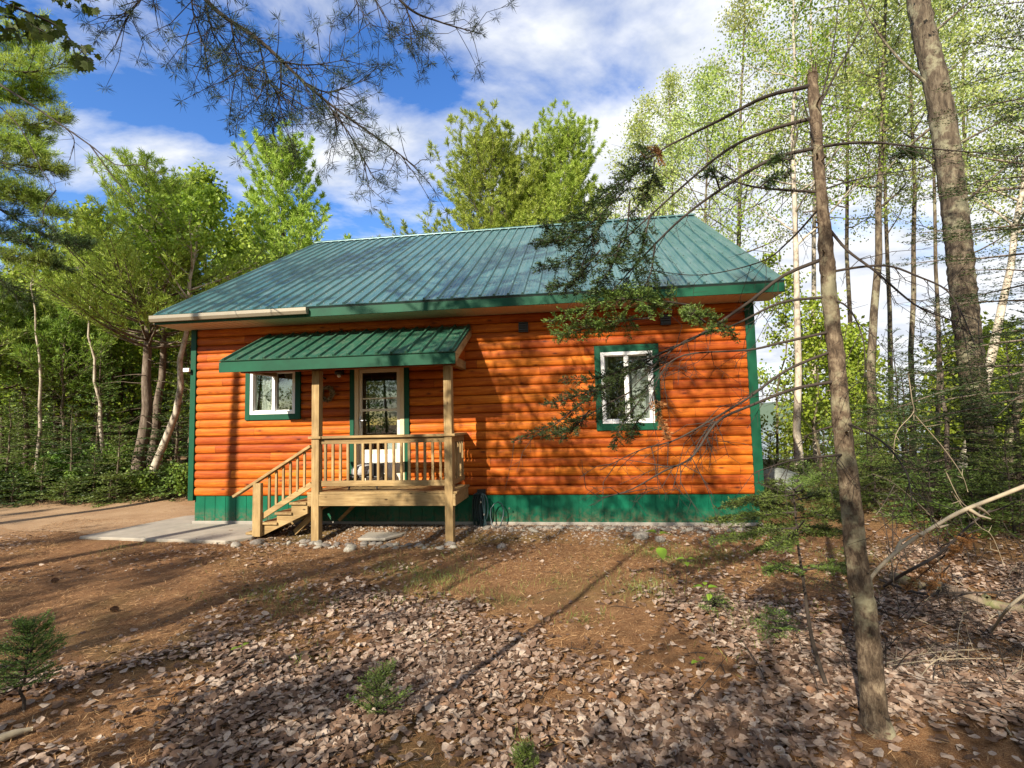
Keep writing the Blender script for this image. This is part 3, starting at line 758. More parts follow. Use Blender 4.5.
# dirt driveway strip along the wood at the left, a sheet just above the ground
xs = np.linspace(-40, -.35, 120); V = []; q = []
for i, x in enumerate(xs):
    y0 = -.55+.22*math.sin(1.1*x)+.12*math.sin(2.9*x+1)-.03*x; y1 = 2.25+.15*math.sin(1.7*x+.5)+.1*math.sin(4.2*x)-.0*x
    for j in range(12):
        y = y0+(y1-y0)*j/11; V.append((x, y, float(hgt(x, y))+.006))
q = [(i*12+j, (i+1)*12+j, (i+1)*12+j+1, i*12+j+1) for i in range(119) for j in range(11)]
tag(MB().add(V, q).build('driveway', MT['drive'], None, smooth=True), kind='structure')
# lake behind the trees on the right
tag(MB().add([(6, 14, -1.35), (900, 14, -1.35), (900, 900, -1.35), (-40, 900, -1.35), (-40, 60, -1.35)], [(0, 1, 2, 3, 4)]).build('lake', MT['water'], None), kind='structure')

# ---- leaf litter
bx = [-300, 0, 100, 190, 260, 330, 450, 560, 640, 700, 760, 830, 880, 950, 1024, 1400]
by = [650, 662, 655, 642, 630, 606, 602, 602, 618, 612, 606, 592, 566, 548, 540, 530]
rng = np.random.default_rng(21)
def vnoise(x, y, s):
    return (np.sin(x*s+1.7*np.sin(y*s*.7))+np.sin(y*s*1.3+1.3*np.sin(x*s*.9+2))+np.sin((x+y)*s*.6+.5))/3
def scatter(n, dens, xr=(0, 14), yr=(-7.6, 1.2)):
    out = []; tot = 0
    while tot < n:
        x = rng.uniform(*xr, 40000); y = rng.uniform(*yr, 40000); z = hgt(x, y)
        P = np.stack([x, y, z], 1); d = P-CAM; zc = d@FW; ok = zc > .6; zc = np.where(ok, zc, 1)
        px = 512+F*(d@RT)/zc; py = 384-F*(d@UPV)/zc
        ok &= (px > -150) & (px < 1180) & (py < 950)
        ok &= rng.random(len(x)) < dens(px, py, x, y)
        ok &= ~((x > -.2) & (x < 9.9) & (y > -.02))
        out.append(P[ok]); tot += ok.sum()
    return np.vstack(out)[:n]
def dens_litter(px, py, x, y):
    b = np.interp(px, bx, by); m = sstep(-22, 45, py-b+28*vnoise(x, y, 2.3))
    return m*np.clip(.45+.95*vnoise(x, y, 2.6)+.35*vnoise(x+5, y-3, 7.3), .03, 1)
def litter_mesh(P, smin, smax, name):
    n = len(P); L = rng.uniform(smin, smax, n)
    W_ = L*rng.uniform(.6, .95, n); yaw = rng.random(n)*2*PI
    tilt = rng.normal(size=(n, 2))*.2; curl = rng.normal(size=n)*.3+.1; bend = rng.normal(size=n)*.25
    ts = np.array([0, .2, .2, .2, .5, .5, .5, .8, .8, .8, 1.]); ss = np.array([0, -.4, 0, .4, -.5, 0, .5, -.27, 0, .27, 0])
    u = (ts-.5)[None]*L[:, None]; v = ss[None]*W_[:, None]*(1-.25*np.abs(curl))[:, None]
    w_ = curl[:, None]*W_[:, None]*(ss[None]**2)*2+bend[:, None]*L[:, None]*((ts-.5)[None]**2)+rng.normal(size=(n, 11))*.035*L[:, None]
    w_ = w_+tilt[:, :1]*u+tilt[:, 1:]*v
    w_ = w_-w_.min(1, keepdims=True)*.6
    c, s = np.cos(yaw)[:, None], np.sin(yaw)[:, None]
    V = np.stack([P[:, 0:1]+u*c-v*s, P[:, 1:2]+u*s+v*c, P[:, 2:3]+w_+rng.random((n, 1))*.03+.002], -1)
    base = np.array([0, 2, 1, 0, 3, 2, 7, 8, 10, 8, 9, 10, 1, 2, 5, 4, 2, 3, 6, 5, 4, 5, 8, 7, 5, 6, 9, 8])
    idx = (np.arange(n)[:, None]*11+base).ravel(); cnt = np.tile([3, 3, 3, 3, 4, 4, 4, 4], n)
    return mesh_np(name, V, cnt, idx, [MT['dleaf']], smooth=False)
P1_ = scatter(40000, dens_litter)
P2_ = scatter(3200, lambda px, py, x, y: .25*(py > 530)*np.clip(.3+vnoise(x, y, 1.7), 0, 1), (-4, 14), (-7, 1))
P3_ = scatter(2600, lambda px, py, x, y: (px > 840)*(py > 490)*.6, (9, 15), (-5, 3))
tag(link('fallen_leaves', litter_mesh(np.vstack([P1_, P2_, P3_]), .034, .074, 'fallen_leaves')), 'pale curled dead poplar leaves carpeting the forest floor', 'leaf litter', kind='stuff')
# ---- dropped pine needles
Pn = scatter(120000, lambda px, py, x, y: (py > 505)*np.clip(.5+.6*vnoise(x, y, 2.1), .1, 1), (-3, 13), (-7.4, .5))
yaw = rng.random(len(Pn))*2*PI; Dn = np.stack([np.cos(yaw), np.sin(yaw), rng.normal(size=len(Pn))*.16], 1)
Pn[:, 2] += .004+.012*rng.random(len(Pn))
tag(link('fallen_needles', leaves(Pn, Dn, rng.uniform(.05, .1, len(Pn)), rng.uniform(.003, .0052, len(Pn)), rng, 'fallen_needles', MT['dneedle'], 2.)), 'rusty brown dropped pine needles over the bare soil', 'needle litter', kind='stuff')
# ---- sparse grass
def dens_grass(px, py, x, y):
    d = np.zeros_like(px)
    for (cx, cy_, sx, sy, a) in ((285, 600, 60, 16, .5), (440, 575, 50, 16, .9), (420, 600, 60, 10, .5), (545, 592, 50, 8, .6), (690, 560, 60, 14, .8), (640, 590, 50, 10, .5), (770, 620, 40, 20, .5), (110, 545, 40, 8, .2),
                              (590, 620, 25, 8, .6), (430, 640, 30, 10, .5), (760, 655, 30, 14, .5), (300, 660, 30, 10, .3), (525, 750, 14, 14, .9), (235, 670, 25, 8, .3), (845, 575, 30, 25, .5)):
        d += a*np.exp(-((px-cx)/sx)**2-((py-cy_)/sy)**2)
    return np.clip(d*(.4+.8*vnoise(x, y, 5)), 0, 1)
Pg = scatter(5200, dens_grass); n = len(Pg)
Dg = rng.normal(size=(n, 3))*.55; Dg[:, 2] = .8
tag(link('grass', leaves(Pg, Dg, rng.uniform(.04, .12, n), .004, rng, 'grass', MT['grass'])), 'sparse short grass in thin patches in front of the cabin', 'grass', kind='stuff')
# ---- low green cover on the right-hand bank and along the left wood edge
rows = []
x = rng.uniform(10.2, 22, 26000); y = rng.uniform(-2.5, 9, 26000); ok = (y > -.5-.25*(x-11)+.8*vnoise(x, y, 1.3)) & (rng.random(len(x)) < .8)
rows.append(np.stack([x[ok], y[ok]], 1))
x = rng.uniform(-16, -.6, 26000); y = rng.uniform(2.1, 6.5, 26000); ok = y > 2.45+.2*np.sin(2.1*x)+.15*vnoise(x, y, 4)
rows.append(np.stack([x[ok], y[ok]], 1))
XY = np.vstack(rows); n = len(XY); hh = .12+.1*vnoise(XY[:, 0], XY[:, 1], 1.9)
Pc = np.stack([XY[:, 0], XY[:, 1], hgt(XY[:, 0], XY[:, 1])+rng.random(n)*np.clip(hh, .03, .4)], 1)
Dc = rng.normal(size=(n, 3)); Dc[:, 2] = np.abs(Dc[:, 2])*.6
tag(link('ground_cover', leaves(Pc, Dc, rng.uniform(.05, .1, n), rng.uniform(.02, .05, n), rng, 'ground_cover', MT['moss'], .7)), 'low mossy green cover on the woodland floor beyond the yard', 'ground cover', kind='stuff')
# ---- gravel along the foundation
Pv = []
for i in range(5200):
    x = rng.uniform(1.9, 10.0); y = -.03-abs(rng.normal())*(.33 if x > 5.2 else .55)
    if x < 2.9 and y > -.9 and rng.random() < .4: continue
    Pv.append((x, max(y, -1.35), 0))
n_edge = len(Pv)
for P_ in scatter(2600, lambda px, py, x, y: (py > 505)*(px < 900)*np.clip(.3+vnoise(x+9, y, 1.5), .05, 1), (-5, 12), (-6.5, -.2)): Pv.append(P_)
for i in range(700): Pv.append((rng.uniform(-7, -.5), rng.uniform(-1.2, 2.2), 0))
Pv = np.array(Pv); n = len(Pv); Pv[:, 2] = hgt(Pv[:, 0], Pv[:, 1])+.004
o8 = np.array([(1, 0, 0), (0, 1, 0), (-1, 0, 0), (0, -1, 0), (0, 0, 1), (0, 0, -1)], float)
sc = np.where(np.arange(n) < n_edge, rng.uniform(.008, .03, n), rng.uniform(.004, .013, n))[:, None, None]*rng.uniform(.6, 1.2, (n, 1, 3)); an = rng.random(n)*6.28
Vv = o8[None]*sc+rng.normal(size=(n, 6, 3))*.003; c, s = np.cos(an)[:, None], np.sin(an)[:, None]
Vv = np.stack([Vv[..., 0]*c-Vv[..., 1]*s, Vv[..., 0]*s+Vv[..., 1]*c, Vv[..., 2]*.7], -1)+Pv[:, None]
f8 = np.array([0, 1, 4, 1, 2, 4, 2, 3, 4, 3, 0, 4, 1, 0, 5, 2, 1, 5, 3, 2, 5, 0, 3, 5])
tag(link('gravel', mesh_np('gravel', Vv, np.full(8*n, 3), (np.arange(n)[:, None]*6+f8).ravel(), [MT['gravel']])), 'loose brown gravel along the foot of the green skirt', 'gravel', kind='stuff')
# ---- rounded fieldstones
import bmesh
def rock_mesh(seed, name, mat, flat=.65, rough=.16, sub=3):
    bm = bmesh.new(); bmesh.ops.create_icosphere(bm, subdivisions=sub, radius=1); rg = np.random.default_rng(seed)
    ph = rg.random((6, 3))*6; fr = rg.normal(size=(6, 3))*1.6
    for v in bm.verts:
        p = np.array(v.co); d = 1+rough*sum(math.sin(fr[k]@p*1.0+ph[k, 0]) for k in range(6))/2.2
        p = p*d; p[2] *= flat; p[2] = max(p[2], -.35)
        v.co = p
    me = bpy.data.meshes.new(name); bm.to_mesh(me); bm.free(); me.materials.append(mat)
    for p in me.polygons: p.use_smooth = True
    return me
RK = [rock_mesh(s, 'fieldstone', MT['stone']) for s in (1, 2, 3, 4, 5, 6)]
rg = np.random.default_rng(44)
def stone(x, y, s, label, group=None, k=None):
    o = link('fieldstone', RK[rg.integers(6) if k is None else k], None, (x, y, float(hgt(x, y))+s*.12))
    o.scale = (s*rg.uniform(.9, 1.35), s*rg.uniform(.8, 1.1), s*rg.uniform(.75, 1.1)); o.rotation_euler = (rg.normal()*.15, rg.normal()*.15, rg.random()*6.28)
    return tag(o, label, 'stone', group)
for i in range(64):
    x = 5.3+4.5*(i+rg.random())/64; y = -.2-.2*rg.random()
    stone(x, y, rg.uniform(.025, .06), 'small rounded fieldstone in the stony strip along the green skirt', 'fieldstones along the skirt')
for i in range(46):
    x = 2.2+2.95*(i+rg.random())/46; y = -1.12+rg.normal()*.14
    stone(x, y, rg.uniform(.03, .068), 'rounded fieldstone in the row edging the gravel under the porch', 'fieldstones edging the porch gravel')
for px, py, s, lab in ((640, 538, .1, 'largest grey rounded stone at the edge of the gravel right of the porch'), (660, 540, .085, 'flat dark stone beside the largest grey stone near the skirt'),
                       (349, 551, .09, 'pale whitish stone in front of the porch gravel'), (258, 545, .11, 'wide flat grey stone at the foot of the porch stairs'),
                       (236, 548, .09, 'flat pale stone between the concrete path and the stairs'), (502, 546, .075, 'pale stone beneath the coiled hose'),
                       (205, 568 if False else 553, .0, '')):
    if s: g_ = gnd(px, py, -.07); stone(g_[0], g_[1], s, lab)
b_ = at(778, 489, 10.6); bo = link('boulder', rock_mesh(9, 'boulder', MT['boulder'], .8, .1, 4), None, (b_[0]+.05, b_[1], .28)); bo.scale = (.5, .5, .42)
tag(bo, 'low grey green flat-topped boulder behind the right corner of the cabin', 'boulder')
# ================================================================== TREES
def wob_path(rng, H, top, m=10, amp=.06, droop=0.):
    t = np.linspace(0, 1, m); w = np.cumsum(rng.normal(size=(m, 2)), 0)*amp; w -= w[0]+(w[-1]-w[0])*t[:, None]
    return np.stack([top[0]*t+w[:, 0], top[1]*t+w[:, 1], H*t-.15*(t == 0)], 1)
def bough(rng, p, az, el, L, curve=.25, m=7, amp=.05):
    d = np.array([math.cos(az)*math.cos(el), math.sin(az)*math.cos(el), math.sin(el)])
    s = np.linspace(0, 1, m)[:, None]
    w = np.cumsum(rng.normal(size=(m, 3)), 0)*amp*L/m*1.6; w -= w[0]
    return p+d*L*s+UP*curve*L*s**2+w
def tree_decid(rng, H, r, top=(0, 0), cb=.35, spread=2., nl=16, nsub=5, ntw=4, nleaf=14, sig=.13, amp=.06, el=(.35, 1.0), shape=lambda u: math.sin(PI*min(1, .25+.75*u))**.7, minr=.004):
    m = MB(); tp = wob_path(rng, H, top, 12, amp); R = r*(1-.86*np.linspace(0, 1, 12)**1.1); R[0] *= 1.35
    m.tube(tp, R, 9); anchors = []; adir = []
    for i in range(nl):
        u = (i+rng.random())/nl; s = cb+(1-cb)*u*.98; p, _ = path_at(tp, s)
        az = i*2.4+rng.normal()*.4; L = spread*shape(1-u if False else u)*rng.uniform(.65, 1.15)*(1-.55*u)
        B = bough(rng, p, az, rng.uniform(*el), max(L, .35), .18); rb = max(minr*1.5, r*.34*(1-.75*u))
        m.tube(B, np.linspace(rb, minr, len(B)), 5, False)
        for j in range(nsub):
            q, d = path_at(B, rng.uniform(.25, 1)); ang = az+rng.normal()*.9; Ls = L*rng.uniform(.22, .48)
            C = bough(rng, q, ang, rng.uniform(.0, 1.), Ls, .1, 5); m.tube(C, np.linspace(max(minr, rb*.4), minr*.7, 5), 4, False)
            for k in range(ntw):
                e, d2 = path_at(C, rng.uniform(.2, 1)); dd = unit(d2+rng.normal(size=3)*.7); Lt = Ls*rng.uniform(.25, .6)
                m.tube(np.array([e, e+dd*Lt]), [minr*.7, minr*.4], 3, False)
                a = e+dd*Lt*rng.random((nleaf, 1)); anchors.append(a+rng.normal(size=(nleaf, 3))*sig); adir.append(np.repeat(dd[None], nleaf, 0))
    A = np.vstack(anchors); D = np.vstack(adir)*.5+rng.normal(size=A.shape)*.7; D[:, 2] -= .25
    return m, A, D
def tree_pine(rng, H, r, top=(0, 0), cb=.3, spread=2.5, nw=16, per=5, br=9, nt=5, nn=9, ln=.13, wd=.014, dead=0, upc=.35, prof=None, el0=.18):
    m = MB(); tp = wob_path(rng, H, top, 12, .05); R = r*(1-.9*np.linspace(0, 1, 12)); R[0] *= 1.25; m.tube(tp, np.maximum(R, .012), 9); Cs = []; Ds = []
    prof = prof or (lambda u: (1-u)**.75*(.55+.45*math.sin(PI*min(1., u*1.5+.2))))
    for i in range(dead):
        p, _ = path_at(tp, cb*rng.uniform(.25, 1)); B = bough(rng, p, rng.random()*6.28, rng.uniform(-.25, .2), rng.uniform(.3, 1.)*spread*.5, -.1); m.tube(B, np.linspace(.012, .003, 7), 4, False)
    for w in range(nw):
        u = (w+.5*rng.random())/nw; s = cb+(1-cb)*u; p, _ = path_at(tp, min(s, .99))
        for k in range(per):
            L = spread*prof(u)*rng.uniform(.55, 1.2)+.15; az = 2*PI*k/per+w*1.3+rng.normal()*.3
            B = bough(rng, p, az, el0+u*.7+rng.normal()*.12, L, upc, 7, .04); m.tube(B, np.linspace(max(.01, r*.22*(1-u)), .004, 7), 4, False)
            nb = max(3, int(br*L/spread+2))
            for j in range(nb):
                f = .3+.7*(j+.5)/nb; q, d = path_at(B, f); sd = unit(np.cross(d, UP))*(1 if j % 2 else -1)
                bd = unit(d*.8+sd*rng.uniform(.3, .9)+UP*rng.uniform(-.05, .4)); Lb = L*.34*(1.15-f)*rng.uniform(.7, 1.3)+.12
                m.tube(np.array([q, q+bd*Lb*.55, q+bd*Lb+UP*.08*Lb]), [.006, .005, .003], 3, False)
                g_ = np.linspace(.25, 1, nt)[:, None]; pts = q+bd*Lb*g_+UP*.08*Lb*g_**2
                Cs.append(np.repeat(pts, nn, 0)); Ds.append(np.repeat(bd[None], nt*nn, 0))
            Cs.append(np.repeat(B[-1:], nn*2, 0)); Ds.append(np.repeat(unit(B[-1]-B[-2])[None], nn*2, 0))
    C = np.vstack(Cs); D = np.vstack(Ds)*.75+rng.normal(size=C.shape)*.55; D[:, 2] += .2
    return m, C+rng.normal(size=C.shape)*.012, D
def tree_fir(rng, H, r, top=(0, 0), cb=.08, spread=1.3, nw=14, per=6, spacing=.014, ln=.035, wd=.009, droop=-.12, tw=7, dead=0, el0=-.05, taper=.8):
    m = MB(); tp = wob_path(rng, H, top, 9, .015); R = r*(1-.92*np.linspace(0, 1, 9)); m.tube(tp, np.maximum(R, .004), 8); A = []; Bv = []
    for i in range(dead):
        p, _ = path_at(tp, cb*rng.uniform(.1, 1)); B = bough(rng, p, rng.random()*6.28, rng.uniform(-.3, .1), rng.uniform(.3, .9)*spread*.6, -.1); m.tube(B, np.linspace(.006, .002, 7), 4, False)
    for w in range(nw):
        u = (w+.4*rng.random())/nw; p, _ = path_at(tp, min(.985, cb+(1-cb)*u))
        for k in range(per):
            L = spread*(1-u)**taper*rng.uniform(.6, 1.15)+.06*H/5; az = 2*PI*k/per+w*2.1+rng.normal()*.3
            B = bough(rng, p, az, el0+u*.8+rng.normal()*.1, L, droop*(1-u), 7, .04); m.tube(B, np.linspace(max(.004, r*.2*(1-u)), .002, 7), 4, False)
            A.append(B[1:-1]); Bv.append(B[2:])
            nb = max(2, int(tw*L/spread+1))
            for j in range(nb):
                f = .22+.75*(j+.5)/nb; q, d = path_at(B, f)
                for sg in (1, -1):
                    sd = unit(np.cross(d, UP))*sg; bd = unit(d*.75+sd*.75+UP*rng.uniform(-.12, .1)); Lb = L*.42*(1.1-f)*rng.uniform(.7, 1.2)+.03
                    e = q+bd*Lb; A.append(q[None]); Bv.append(e[None])
                    if Lb > .16:
                        for h in (.4, .7):
                            for s2 in (1, -1):
                                b2 = unit(bd*.8+np.cross(bd, UP)*s2*.6+UP*rng.uniform(-.1, .1)); q2 = q+bd*Lb*h; A.append(q2[None]); Bv.append((q2+b2*Lb*.38*(1.25-h))[None])
    A = np.vstack(A); Bv = np.vstack(Bv)
    C, D, L = seg_needles(A, Bv, spacing, ln, rng)
    return m, C, D, L
def base_at(px, Z):
    P = at(px, 430, Z); return (P[0], P[1], float(hgt(P[0], P[1])))
def Hto(px, py, Z, b): return at(px, py, Z)[2]-b[2]
def lean(px, py, Z, b): P = at(px, py, Z); return (P[0]-b[0], P[1]-b[1])

def put_tree(name, label, b, trunk, crown, bark, grp=None, cat='tree', crown_name='crown'):
    t = thing(name, label, cat, b, grp)
    trunk.build('trunk', MT[bark], t, smooth=True)
    if crown is not None: link(crown_name, crown, t)
    return t
def decid_at(name, label, px, Z, ytop, pxtop, r, leafm, bark, seed, grp=None, L=.07, Wd=.055, dy=0, **kw):
    b = base_at(px, Z); rng = np.random.default_rng(seed); H = Hto(pxtop, ytop, Z+dy, b)
    m, A, D = tree_decid(rng, H, r, lean(pxtop, ytop, Z+dy, b), **kw); n = len(A)
    return put_tree(name, label, b, m, leaves(A, D, L*rng.uniform(.6, 1.25, n), Wd*rng.uniform(.7, 1.2, n), rng, 'crown', MT[leafm]), bark, grp)
def pine_at(name, label, px, Z, ytop, pxtop, r, leafm, bark, seed, grp=None, ln=.13, wd=.014, dy=0, **kw):
    b = base_at(px, Z); rng = np.random.default_rng(seed); H = Hto(pxtop, ytop, Z+dy, b)
    m, C, D = tree_pine(rng, H, r, lean(pxtop, ytop, Z+dy, b), ln=ln, wd=wd, **kw); n = len(C)
    return put_tree(name, label, b, m, leaves(C, D, ln*rng.uniform(.7, 1.2, n), wd, rng, 'crown', MT[leafm]), bark, grp)
def fir_at(name, label, px, Z, H, r, leafm, seed, grp=None, wd=.009, cat='tree', b=None, bark='bark_g', topv=(0, 0), **kw):
    b = b or base_at(px, Z); rng = np.random.default_rng(seed)
    m, C, D, L = tree_fir(rng, H, r, topv, wd=wd, **kw)
    return put_tree(name, label, b, m, leaves(C, D, L, wd*rng.uniform(.8, 1.2, len(C)), rng, 'crown', MT[leafm], .6), bark, grp, cat)

# ---- behind the cabin
pine_at('pine_tree', 'tall yellow green pine with upswept boughs behind the left end of the cabin roof', 285, 22, 160, 282, .2, 'pine_y', 'bark_p', 101, cb=.28, spread=5.2, nw=24, per=7, ln=.2, wd=.032, nn=14, br=11, upc=.25, prof=lambda u: (1.02-u)**.6*(.8+.2*math.sin(9*u)), el0=.35)
pine_at('pine_tree', 'bright pine behind the ridge, left one of the two tops seen side by side', 496, 25, 150, 490, .2, 'pine_y', 'bark_p', 102, cb=.28, spread=6.3, nw=26, per=8, ln=.22, wd=.028, nn=16, br=12, upc=.25, prof=lambda u: (1.03-u)**.55*(.8+.2*math.sin(11*u)), el0=.3)
pine_at('pine_tree', 'bright pine behind the ridge, right one of the two tops, beside the fir boughs', 562, 26, 146, 566, .2, 'pine_y', 'bark_p', 103, cb=.28, spread=5.6, nw=26, per=8, ln=.22, wd=.028, nn=16, br=12, upc=.25, prof=lambda u: (1.03-u)**.55*(.8+.2*math.sin(8*u+1)), el0=.3)
pine_at('pine_tree', 'bright broad pine filling the gap between the two tops behind the ridge', 530, 27, 205, 530, .2, 'pine_y', 'bark_p', 104, cb=.28, spread=6.4, nw=22, per=8, ln=.22, wd=.03, nn=15, br=12, upc=.25, prof=lambda u: (1.03-u)**.45, el0=.25)
# ---- wood on the left
pine_at('pine_tree', 'large double trunked pine at the wood edge left of the cabin', 139, 13.5, 188, 148, .16, 'pine_y', 'bark_p', 111, cb=.46, spread=2.9, el0=.02, nw=20, per=7, ln=.14, wd=.016, nn=12, dead=14, br=11, prof=lambda u: (1.03-u)**.6*(.75+.25*math.sin(9*u)))
pine_at('pine_tree', 'second pine stem standing close behind the large double trunked pine', 152, 14.2, 190, 175, .13, 'pine', 'bark_p', 112, cb=.5, spread=2.1, nw=16, per=5, ln=.15, wd=.018, nn=8, dead=12)
decid_at('birch_tree', 'leaning birch with mottled pale trunk next to the large pine', 156, 13, 200, 205, .1, 'leaf_b', 'bark_b', 113, cb=.6, spread=1.9, nl=14, nleaf=14, L=.1, Wd=.08)
decid_at('broadleaf_tree', 'bright green broadleaf tree with round crown between the two left pines', 212, 19, 176, 205, .14, 'leaf_b', 'bark_g', 114, cb=.3, spread=3.0, nl=24, nsub=6, nleaf=16, L=.15, Wd=.12, sig=.2)
decid_at('broadleaf_tree', 'lime green broadleaf tree behind the large pine on the left', 100, 18, 215, 96, .13, 'leaf_b', 'bark_g', 115, cb=.3, spread=2.9, nl=24, nsub=6, nleaf=16, L=.14, Wd=.11, sig=.2)
decid_at('broadleaf_tree', 'lime green broadleaf tree low behind the cabin left eave', 245, 25, 232, 243, .14, 'leaf_b', 'bark_g', 116, cb=.25, spread=3.4, nl=22, nsub=6, nleaf=14, L=.17, Wd=.13, sig=.22)
decid_at('broadleaf_tree', 'broadleaf tree at the far left edge beneath the overhanging pine boughs', 22, 18, 268, 28, .12, 'leaf_b', 'bark_g', 117, cb=.25, spread=2.6, nl=22, nsub=6, nleaf=14, L=.14, Wd=.11, sig=.2)
decid_at('birch_tree', 'thin pale dead looking stem leaning left of the large pine', 112, 13.5, 250, 90, .055, 'leaf_b', 'bark_b', 118, cb=.8, spread=1.2, nl=10, nleaf=5, L=.09, Wd=.07)
decid_at('birch_tree', 'slim pale birch stem near the left edge of the picture', 40, 13, 240, 36, .05, 'leaf_b', 'bark_b', 119, cb=.8, spread=1.2, nl=10, nleaf=5, L=.09, Wd=.07)
for i, (px, Z, yt, r) in enumerate(((26, 14.5, 300, .08), (55, 15, 290, .1), (64, 14, 310, .06), (86, 15.5, 280, .08), (5, 14, 290, .08), (180, 16, 250, .07), (-25, 13, 260, .1), (122, 17, 260, .08))):
    pine_at('pine_tree', 'thin dark bare lower stem standing in the shaded left wood', px, Z, yt, px+(i % 3-1)*6, r, 'pine', 'bark_p', 130+i, grp='thin dark stems in the left wood', cb=.5, spread=1.5, nw=10, per=5, ln=.14, wd=.018, nn=7, dead=16)
for i, (px, Z, H) in enumerate(((15, 12.3, .8), (45, 12.5, 1.1), (68, 12.2, .6), (95, 12.5, 1.2), (112, 12.3, .7), (172, 12.5, .9), (-12, 12.3, 1.2), (8, 12.6, 2.6), (40, 13.3, 3.6), (72, 12.8, 2.4), (100, 13.6, 4.2), (120, 12.6, 1.9), (176, 13.4, 3.3), (188, 14.5, 4.5), (-20, 13, 4), (60, 16, 6.5), (20, 17, 7), (130, 17, 6), (95, 18, 7.5), (165, 18, 6.5), (-10, 16, 6))):
    fir_at('young_fir', 'young green fir growing at the edge of the left wood', px, Z, H, .02+.008*H, 'fir_l' if i % 3 else 'fir', 150+i, grp='young firs in the left wood', cb=.04, spread=.55+.22*H, nw=int(8+H*2), spacing=.035, ln=.07, wd=.02)
for i, (px, Z, H) in enumerate(((-5, 12.6, .8), (30, 12.9, .55), (85, 12.8, .5), (150, 12.9, .4), (190, 12.6, .55), (60, 13.4, 1.0), (115, 13.6, 1.0))):
    b = base_at(px, Z); rng = np.random.default_rng(180+i); mm = MB(); As = []; Ds = []
    for k in range(5):
        m_, A, D = tree_decid(rng, H*rng.uniform(.7, 1.1), .012, tuple(rng.normal(size=2)*.4*H), cb=.1, spread=.5*H, nl=9, nsub=4, ntw=2, nleaf=9, sig=.07)
        mm.v += m_.v; mm.c += m_.c; mm.i += [q+mm.n for q in m_.i]; mm.n += m_.n; As.append(A); Ds.append(D)
    A = np.vstack(As); D = np.vstack(Ds)
    put_tree('shrub', 'leafy green shrub along the driveway in front of the left wood', b, mm, leaves(A, D, .075*rng.uniform(.7, 1.2, len(A)), .05, rng, 'foliage', MT['leaf_u']), 'twig', 'shrubs along the driveway', 'shrub', 'foliage')

# ---- far wood: one mass
def far_wood(name, label, spots, seed, leafc):
    rng = np.random.default_rng(seed); V = []; cnt = []; idx = []; fm = []; n0 = 0
    m = MB(); As = []
    for (x, y, H, w) in spots:
        z = float(hgt(x, y)); m.tube([(x, y, z-.2), (x+rng.normal()*.3, y, z+H*.5), (x+rng.normal()*.5, y, z+H*.95)], [.14, .1, .03], 5, False)
        k = 60
        cen = np.stack([x+rng.normal(size=k)*w*.5, y+rng.normal(size=k)*w*.5, z+H*(.02+.98*rng.random(k)**.85)], 1)
        sh = 1.1-(cen[:, 2]-z)/H; cen[:, 0] = x+(cen[:, 0]-x)*sh; cen[:, 1] = y+(cen[:, 1]-y)*sh
        As.append((cen[:, None]+rng.normal(size=(k, 34, 3))*np.array([.42, .42, .22])).reshape(-1, 3))
    A = np.vstack(As); n = len(A); D = rng.normal(size=(n, 3)); D[:, 2] -= .3
    lm = leaves(A, D, rng.uniform(.14, .28, n), rng.uniform(.09, .17, n), rng, 'tmp', MT[leafc])
    vv = np.zeros(4*n*3, np.float32); lm.vertices.foreach_get('co', vv); bpy.data.meshes.remove(lm)
    tv = np.vstack(m.v); V = np.vstack([tv, vv.reshape(-1, 3)])
    cnt = np.concatenate([m.c, np.full(n, 4)]); idx = np.concatenate([m.i, np.arange(4*n)+len(tv)])
    me = mesh_np(name, V, cnt, idx, [MT['bark_p'], MT[leafc]], np.concatenate([np.zeros(len(m.c), int), np.ones(n, int)]))
    return tag(link(name, me), label, 'forest', kind='stuff')
rg = np.random.default_rng(9); sp_l = []
for i in range(62):
    px = rg.uniform(-240, 300); Zd = rg.uniform(19, 34); b = at(px, 430, Zd)
    sp_l.append((b[0], b[1], rg.uniform(5.5, 9.5) if px > 190 else rg.uniform(5, 9.5), rg.uniform(2., 3.2)))
far_wood('forest', 'dense green wood receding behind the driveway on the left', sp_l, 10, 'leaf_u')
sp_r = []
for i in range(26):
    px = rg.uniform(760, 1200); Zd = rg.uniform(16, 26); b = at(px, 420, Zd)
    if 866 < px < 945: continue
    sp_r.append((b[0], b[1], rg.uniform(2.5, 5.), rg.uniform(1.6, 2.6)))
far_wood('forest', 'light green thicket between the trunks behind the right side', sp_r, 12, 'leaf_b')
# far shore over the lake
x = np.linspace(-200, 700, 260); V = []
for xx in x: V += [(xx, 330+.1*xx, -1.5), (xx, 340+.1*xx, 7+2.5*math.sin(xx*.013)+1.4*math.sin(xx*.051)+rg.normal()*.7), (xx, 420+.1*xx, 9+2.5*math.sin(xx*.017))]
tag(MB().add(V, [(3*i+j, 3*i+3+j, 3*i+4+j, 3*i+1+j) for i in range(259) for j in range(2)]).build('hills', plain('far_shore', (.06, .09, .06), .95), None), kind='structure')
